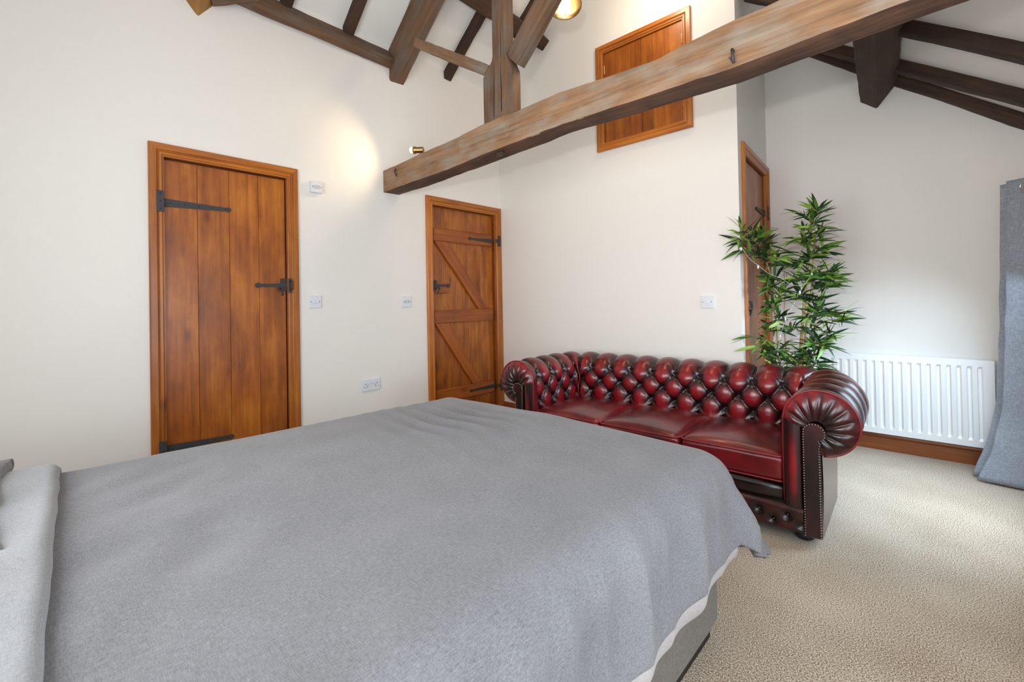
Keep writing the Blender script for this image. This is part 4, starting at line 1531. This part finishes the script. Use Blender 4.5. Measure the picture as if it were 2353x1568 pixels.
# ------------------------------------------------------------------ bamboo
PX0, PY0 = 2.47, 0.42
plant = tag(empty('potted_bamboo', (PX0, PY0, 0)), 'tall artificial bamboo with pale canes behind the sofa', 'plant')
lathe('pot', [(0.10, 0.0), (0.11, 0.004), (0.135, 0.24), (0.142, 0.245), (0.142, 0.26), (0.128, 0.26), (0.124, 0.235)], M_POT, plant, Matrix.Translation((PX0, PY0, 0)), seg=32)
lathe('soil', [(0.125, 0.20), (0.125, 0.228), (0.05, 0.235)], M_SOIL, plant, Matrix.Translation((PX0, PY0, 0)), seg=24)
CANES = [([(2.47, 0.43, 0.22), (2.455, 0.40, 0.60), (2.49, 0.38, 0.95), (2.52, 0.36, 1.25), (2.56, 0.34, 1.62)], 0.012),
         ([(2.50, 0.44, 0.22), (2.475, 0.43, 0.60), (2.50, 0.42, 0.90), (2.545, 0.40, 1.20), (2.57, 0.38, 1.5)], 0.010),
         ([(2.43, 0.42, 0.22), (2.345, 0.38, 0.60), (2.33, 0.35, 0.95), (2.32, 0.30, 1.25), (2.29, 0.22, 1.45)], 0.006),
         ([(2.44, 0.44, 0.22), (2.38, 0.42, 0.60), (2.37, 0.40, 0.95), (2.40, 0.38, 1.28)], 0.005),
         ([(2.49, 0.40, 0.22), (2.54, 0.38, 0.60), (2.56, 0.37, 0.95), (2.60, 0.36, 1.25)], 0.005)]
for pts, r in CANES:
    fine = []
    n = len(pts)
    for i in range(n - 1):
        for k in range(5):
            fine.append(Vector(pts[i]).lerp(Vector(pts[i + 1]), k / 5))
    fine.append(Vector(pts[-1]))
    rad_ = [r * (1 - 0.45 * i / len(fine)) * (1.15 if i % 4 == 0 else 1.0) for i in range(len(fine))]
    v, f = tube_vf(fine, rad_, 8)
    ax0 = fine[-1] - fine[0]
    mesh('cane', v, f, M_CANE, plant, frame(fine[0], ax0, (1, 0, 0)), world=True, smooth=True)


def leaf_mesh(nm, L, wd, droop, fold=0.25):
    V, F = [], []
    n = 7
    for i in range(n):
        t = i / (n - 1)
        hw = wd * (sin(pi * min(1.0, t ** 0.72)) ** 0.85) / 2 + 0.0004
        z = -droop * L * t * t
        V += [(L * t, -hw, z + hw * fold), (L * t, 0, z), (L * t, hw, z + hw * fold)]
    for i in range(n - 1):
        for k in range(2):
            a = i * 3 + k
            F.append((a, a + 3, a + 4, a + 1))
    me = bpy.data.meshes.new(nm)
    me.from_pydata(V, [], F)
    me.polygons.foreach_set('use_smooth', [True] * len(me.polygons))
    me.materials.append(M_LEAF)
    return me


LEAVES = [leaf_mesh('leaf_%s' % 'abcd'[i], L, w_, d_) for i, (L, w_, d_) in enumerate(((0.135, 0.020, 0.22), (0.120, 0.019, 0.55), (0.150, 0.021, 0.12), (0.105, 0.017, 0.38)))]
# (x, y, z, spread, count, bias): tips of the side shoots
SHOOTS = [(2.615,0.300,1.682,9,'u'), (2.574,0.300,1.626,8,'n'), (2.608,0.280,1.520,9,'r'), (2.526,0.300,1.460,9,'n'), (2.622,0.300,1.422,8,'r'), (2.554,0.300,1.365,9,'n'), (2.469,0.300,1.334,9,'l'), (2.587,0.320,1.298,8,'n'), (2.513,0.320,1.564,7,'l'), (2.234,-0.140,1.482,10,'l'), (2.252,-0.120,1.420,10,'l'), (2.247,-0.130,1.522,7,'u'), (2.326,0.050,1.502,8,'u'), (2.342,0.120,1.378,9,'n'), (2.298,0.020,1.389,6,'n'), (2.376,0.280,1.331,9,'n'), (2.362,0.250,1.236,9,'n'), (2.472,0.300,1.232,9,'n'), (2.550,0.300,1.214,8,'r'), (2.617,0.300,1.225,9,'r'), (2.652,0.300,1.182,8,'r'), (2.327,0.120,1.163,8,'l'), (2.393,0.300,1.102,9,'n'), (2.495,0.300,1.130,9,'n'), (2.569,0.320,1.085,8,'r'), (2.334,0.120,1.047,8,'l'), (2.381,0.280,0.985,8,'n'), (2.516,0.300,0.976,7,'n'), (2.598,0.320,0.994,7,'r'), (2.738,0.300,1.006,8,'r'), (2.704,0.300,0.959,6,'r'), (2.642,0.320,0.873,6,'r'), (2.266,-0.030,0.854,7,'l'), (2.298,0.000,0.797,6,'l'), (2.328,0.080,0.744,9,'n'), (2.369,0.250,0.721,8,'n'), (2.556,0.300,0.806,9,'r'), (2.605,0.320,0.787,9,'r'), (2.540,0.300,0.728,8,'n'), (2.368,0.250,0.633,9,'n'), (2.333,0.200,0.657,7,'l'), (2.463,0.280,0.647,7,'n'), (2.582,0.300,0.674,8,'n'), (2.496,0.300,0.595,6,'n'), (2.427,0.300,0.896,6,'n'), (2.534,0.330,0.897,6,'n'), (2.333,0.200,0.929,6,'l')]
rng = random.Random(11)
UP = Vector((0, 0, 1))
spots = []
for x, y, z, n, bias in SHOOTS:
    tip = Vector((x, y, z))
    # nearest cane point a little lower
    best = None
    for pts, r in CANES:
        for i in range(len(pts) - 1):
            for k in range(8):
                p = Vector(pts[i]).lerp(Vector(pts[i + 1]), k / 8)
                if p.z < z - 0.02:
                    d = (p - tip).length + 0.3 * abs((z - p.z) - 0.10)
                    if best is None or d < best[0]:
                        best = (d, p)
    root = best[1] if best else tip - UP * 0.1
    mid = root.lerp(tip, 0.55) + UP * 0.02
    v, f = tube_vf([root, mid, tip], [0.0032, 0.0026, 0.0016], 6)
    mesh('branch', v, f, M_TWIG, plant, smooth=True)
    outd = (tip - root).normalized()
    side = {'u': Vector((0.0, 0, 1.0)), 'n': Vector((0, -0.25, 0.25)), 'l': Vector((-0.7, -0.2, 0.05)), 'r': Vector((0.7, -0.15, 0.1))}[bias]
    subs = [(root, tip, int(n * 1.5))]
    for _ in range(2):
        q = root.lerp(tip, rng.uniform(0.25, 0.8))
        t2 = q + Vector((rng.uniform(-0.09, 0.09), rng.uniform(-0.07, 0.05), rng.uniform(-0.01, 0.09)))
        v, f = tube_vf([q, q.lerp(t2, 0.5) + UP * 0.008, t2], [0.0022, 0.0018, 0.0012], 5)
        mesh('branch', v, f, M_TWIG, plant, smooth=True)
        subs.append((q, t2, int(n * 0.8)))
    for ra, ti, cnt in subs:
        od = (ti - ra).normalized()
        for i in range(cnt):
            t = rng.uniform(0.35, 1.0) ** 0.6
            pos = ra.lerp(ti, t)
            a = rng.uniform(0, 2 * pi)
            dr = (od * rng.uniform(0.2, 0.9) + side * rng.uniform(0.2, 0.8) + Vector((cos(a), sin(a) * 0.8, rng.uniform(-0.55, 0.65)))).normalized()
            spots.append((pos, dr, rng.uniform(0.6, 1.12), rng.randrange(4), rng.uniform(-1.3, 1.3)))


def leaf_matrix(pos, dr, scl, tw):
    zd = UP - dr * dr.dot(UP)
    if zd.length < 0.15:
        zd = Vector((0, -1, 0.2))
    m = frame(pos, dr, zd)
    return m @ Matrix.Rotation(tw, 4, 'X') @ Matrix.Scale(scl, 4)


def clear_of_walls(m):
    p = m @ Vector((0.14, 0, -0.02))
    if p.y > YD - 0.12: return False
    d = (p - C0).dot(CN)
    if p.y > -0.02 and d < 0.05: return False
    if p.y > -0.03 and p.x < 2.22: return False
    return True


mats = []
for pos, dr, scl, k, tw in spots:
    m = leaf_matrix(pos, dr, scl, tw)
    if not clear_of_walls(m):
        m = leaf_matrix(pos, Vector((dr.x * 0.3 + 0.3, -0.9, dr.z)).normalized(), scl * 0.85, tw)
        if not clear_of_walls(m):
            continue
    mats.append((m, k))
mats.sort(key=lambda q: (q[0].translation - CAM).length)
keep, rest = mats[:300], mats[300:]
rng.shuffle(keep)
for m, k in keep:
    put(bpy.data.objects.new('leaf', LEAVES[k]), m, plant)
V, F, A = [], [], []
for m, k in rest:
    o = len(V)
    V += [m @ v.co for v in LEAVES[k].vertices]
    A += [rng.random()] * len(LEAVES[k].vertices)
    F += [tuple(o + i for i in p.vertices) for p in LEAVES[k].polygons]
if V:
    tag(mesh('foliage', V, F, M_LEAF, plant, smooth=True, attr=('shade', A)), kind='stuff')

fairy = tag(empty('fairy_lights', (2.45, 0.2, 0.7)), 'string of clear fairy lights wound through the bamboo', 'fairy lights')
FW1 = [(2.261,-0.140,1.424), (2.319,0.000,1.325), (2.403,0.150,1.232), (2.510,0.200,1.186), (2.565,0.220,1.259), (2.581,0.220,1.322)]
FW2 = [(2.510,0.200,1.186), (2.499,0.200,1.149), (2.411,0.200,0.973), (2.378,0.200,0.857), (2.365,0.180,0.742), (2.404,0.200,0.628)]
FW1 = [(x_, y_ + (0.05 if i_ > 1 else 0.0), z_ + 0.006 * (-1) ** i_) for i_, (x_, y_, z_) in enumerate(FW1)]
FW2 = [(x_, y_ + 0.05, z_) for x_, y_, z_ in FW2]
for fwp in (FW1, FW2):
    fwp = [tuple(Vector(fwp[i_]).lerp(Vector(fwp[i_ + 1]), k_ / 5) + Vector((0, 0, -0.018 * sin(pi * k_ / 5)))) for i_ in range(len(fwp) - 1) for k_ in range(5)] + [fwp[-1]]
    tube('fairy_wire', fwp, 0.0011, M_WIRE, fairy, seg=6)
for p in FW1[:2] + FW1[4:5] + FW2[1:]:
    lathe('fairy_bulb', [(0.003, 0.0), (0.0065, -0.006), (0.0065, -0.018), (0.002, -0.026)], M_WIRE, fairy, Matrix.Translation(Vector(p)), seg=10)
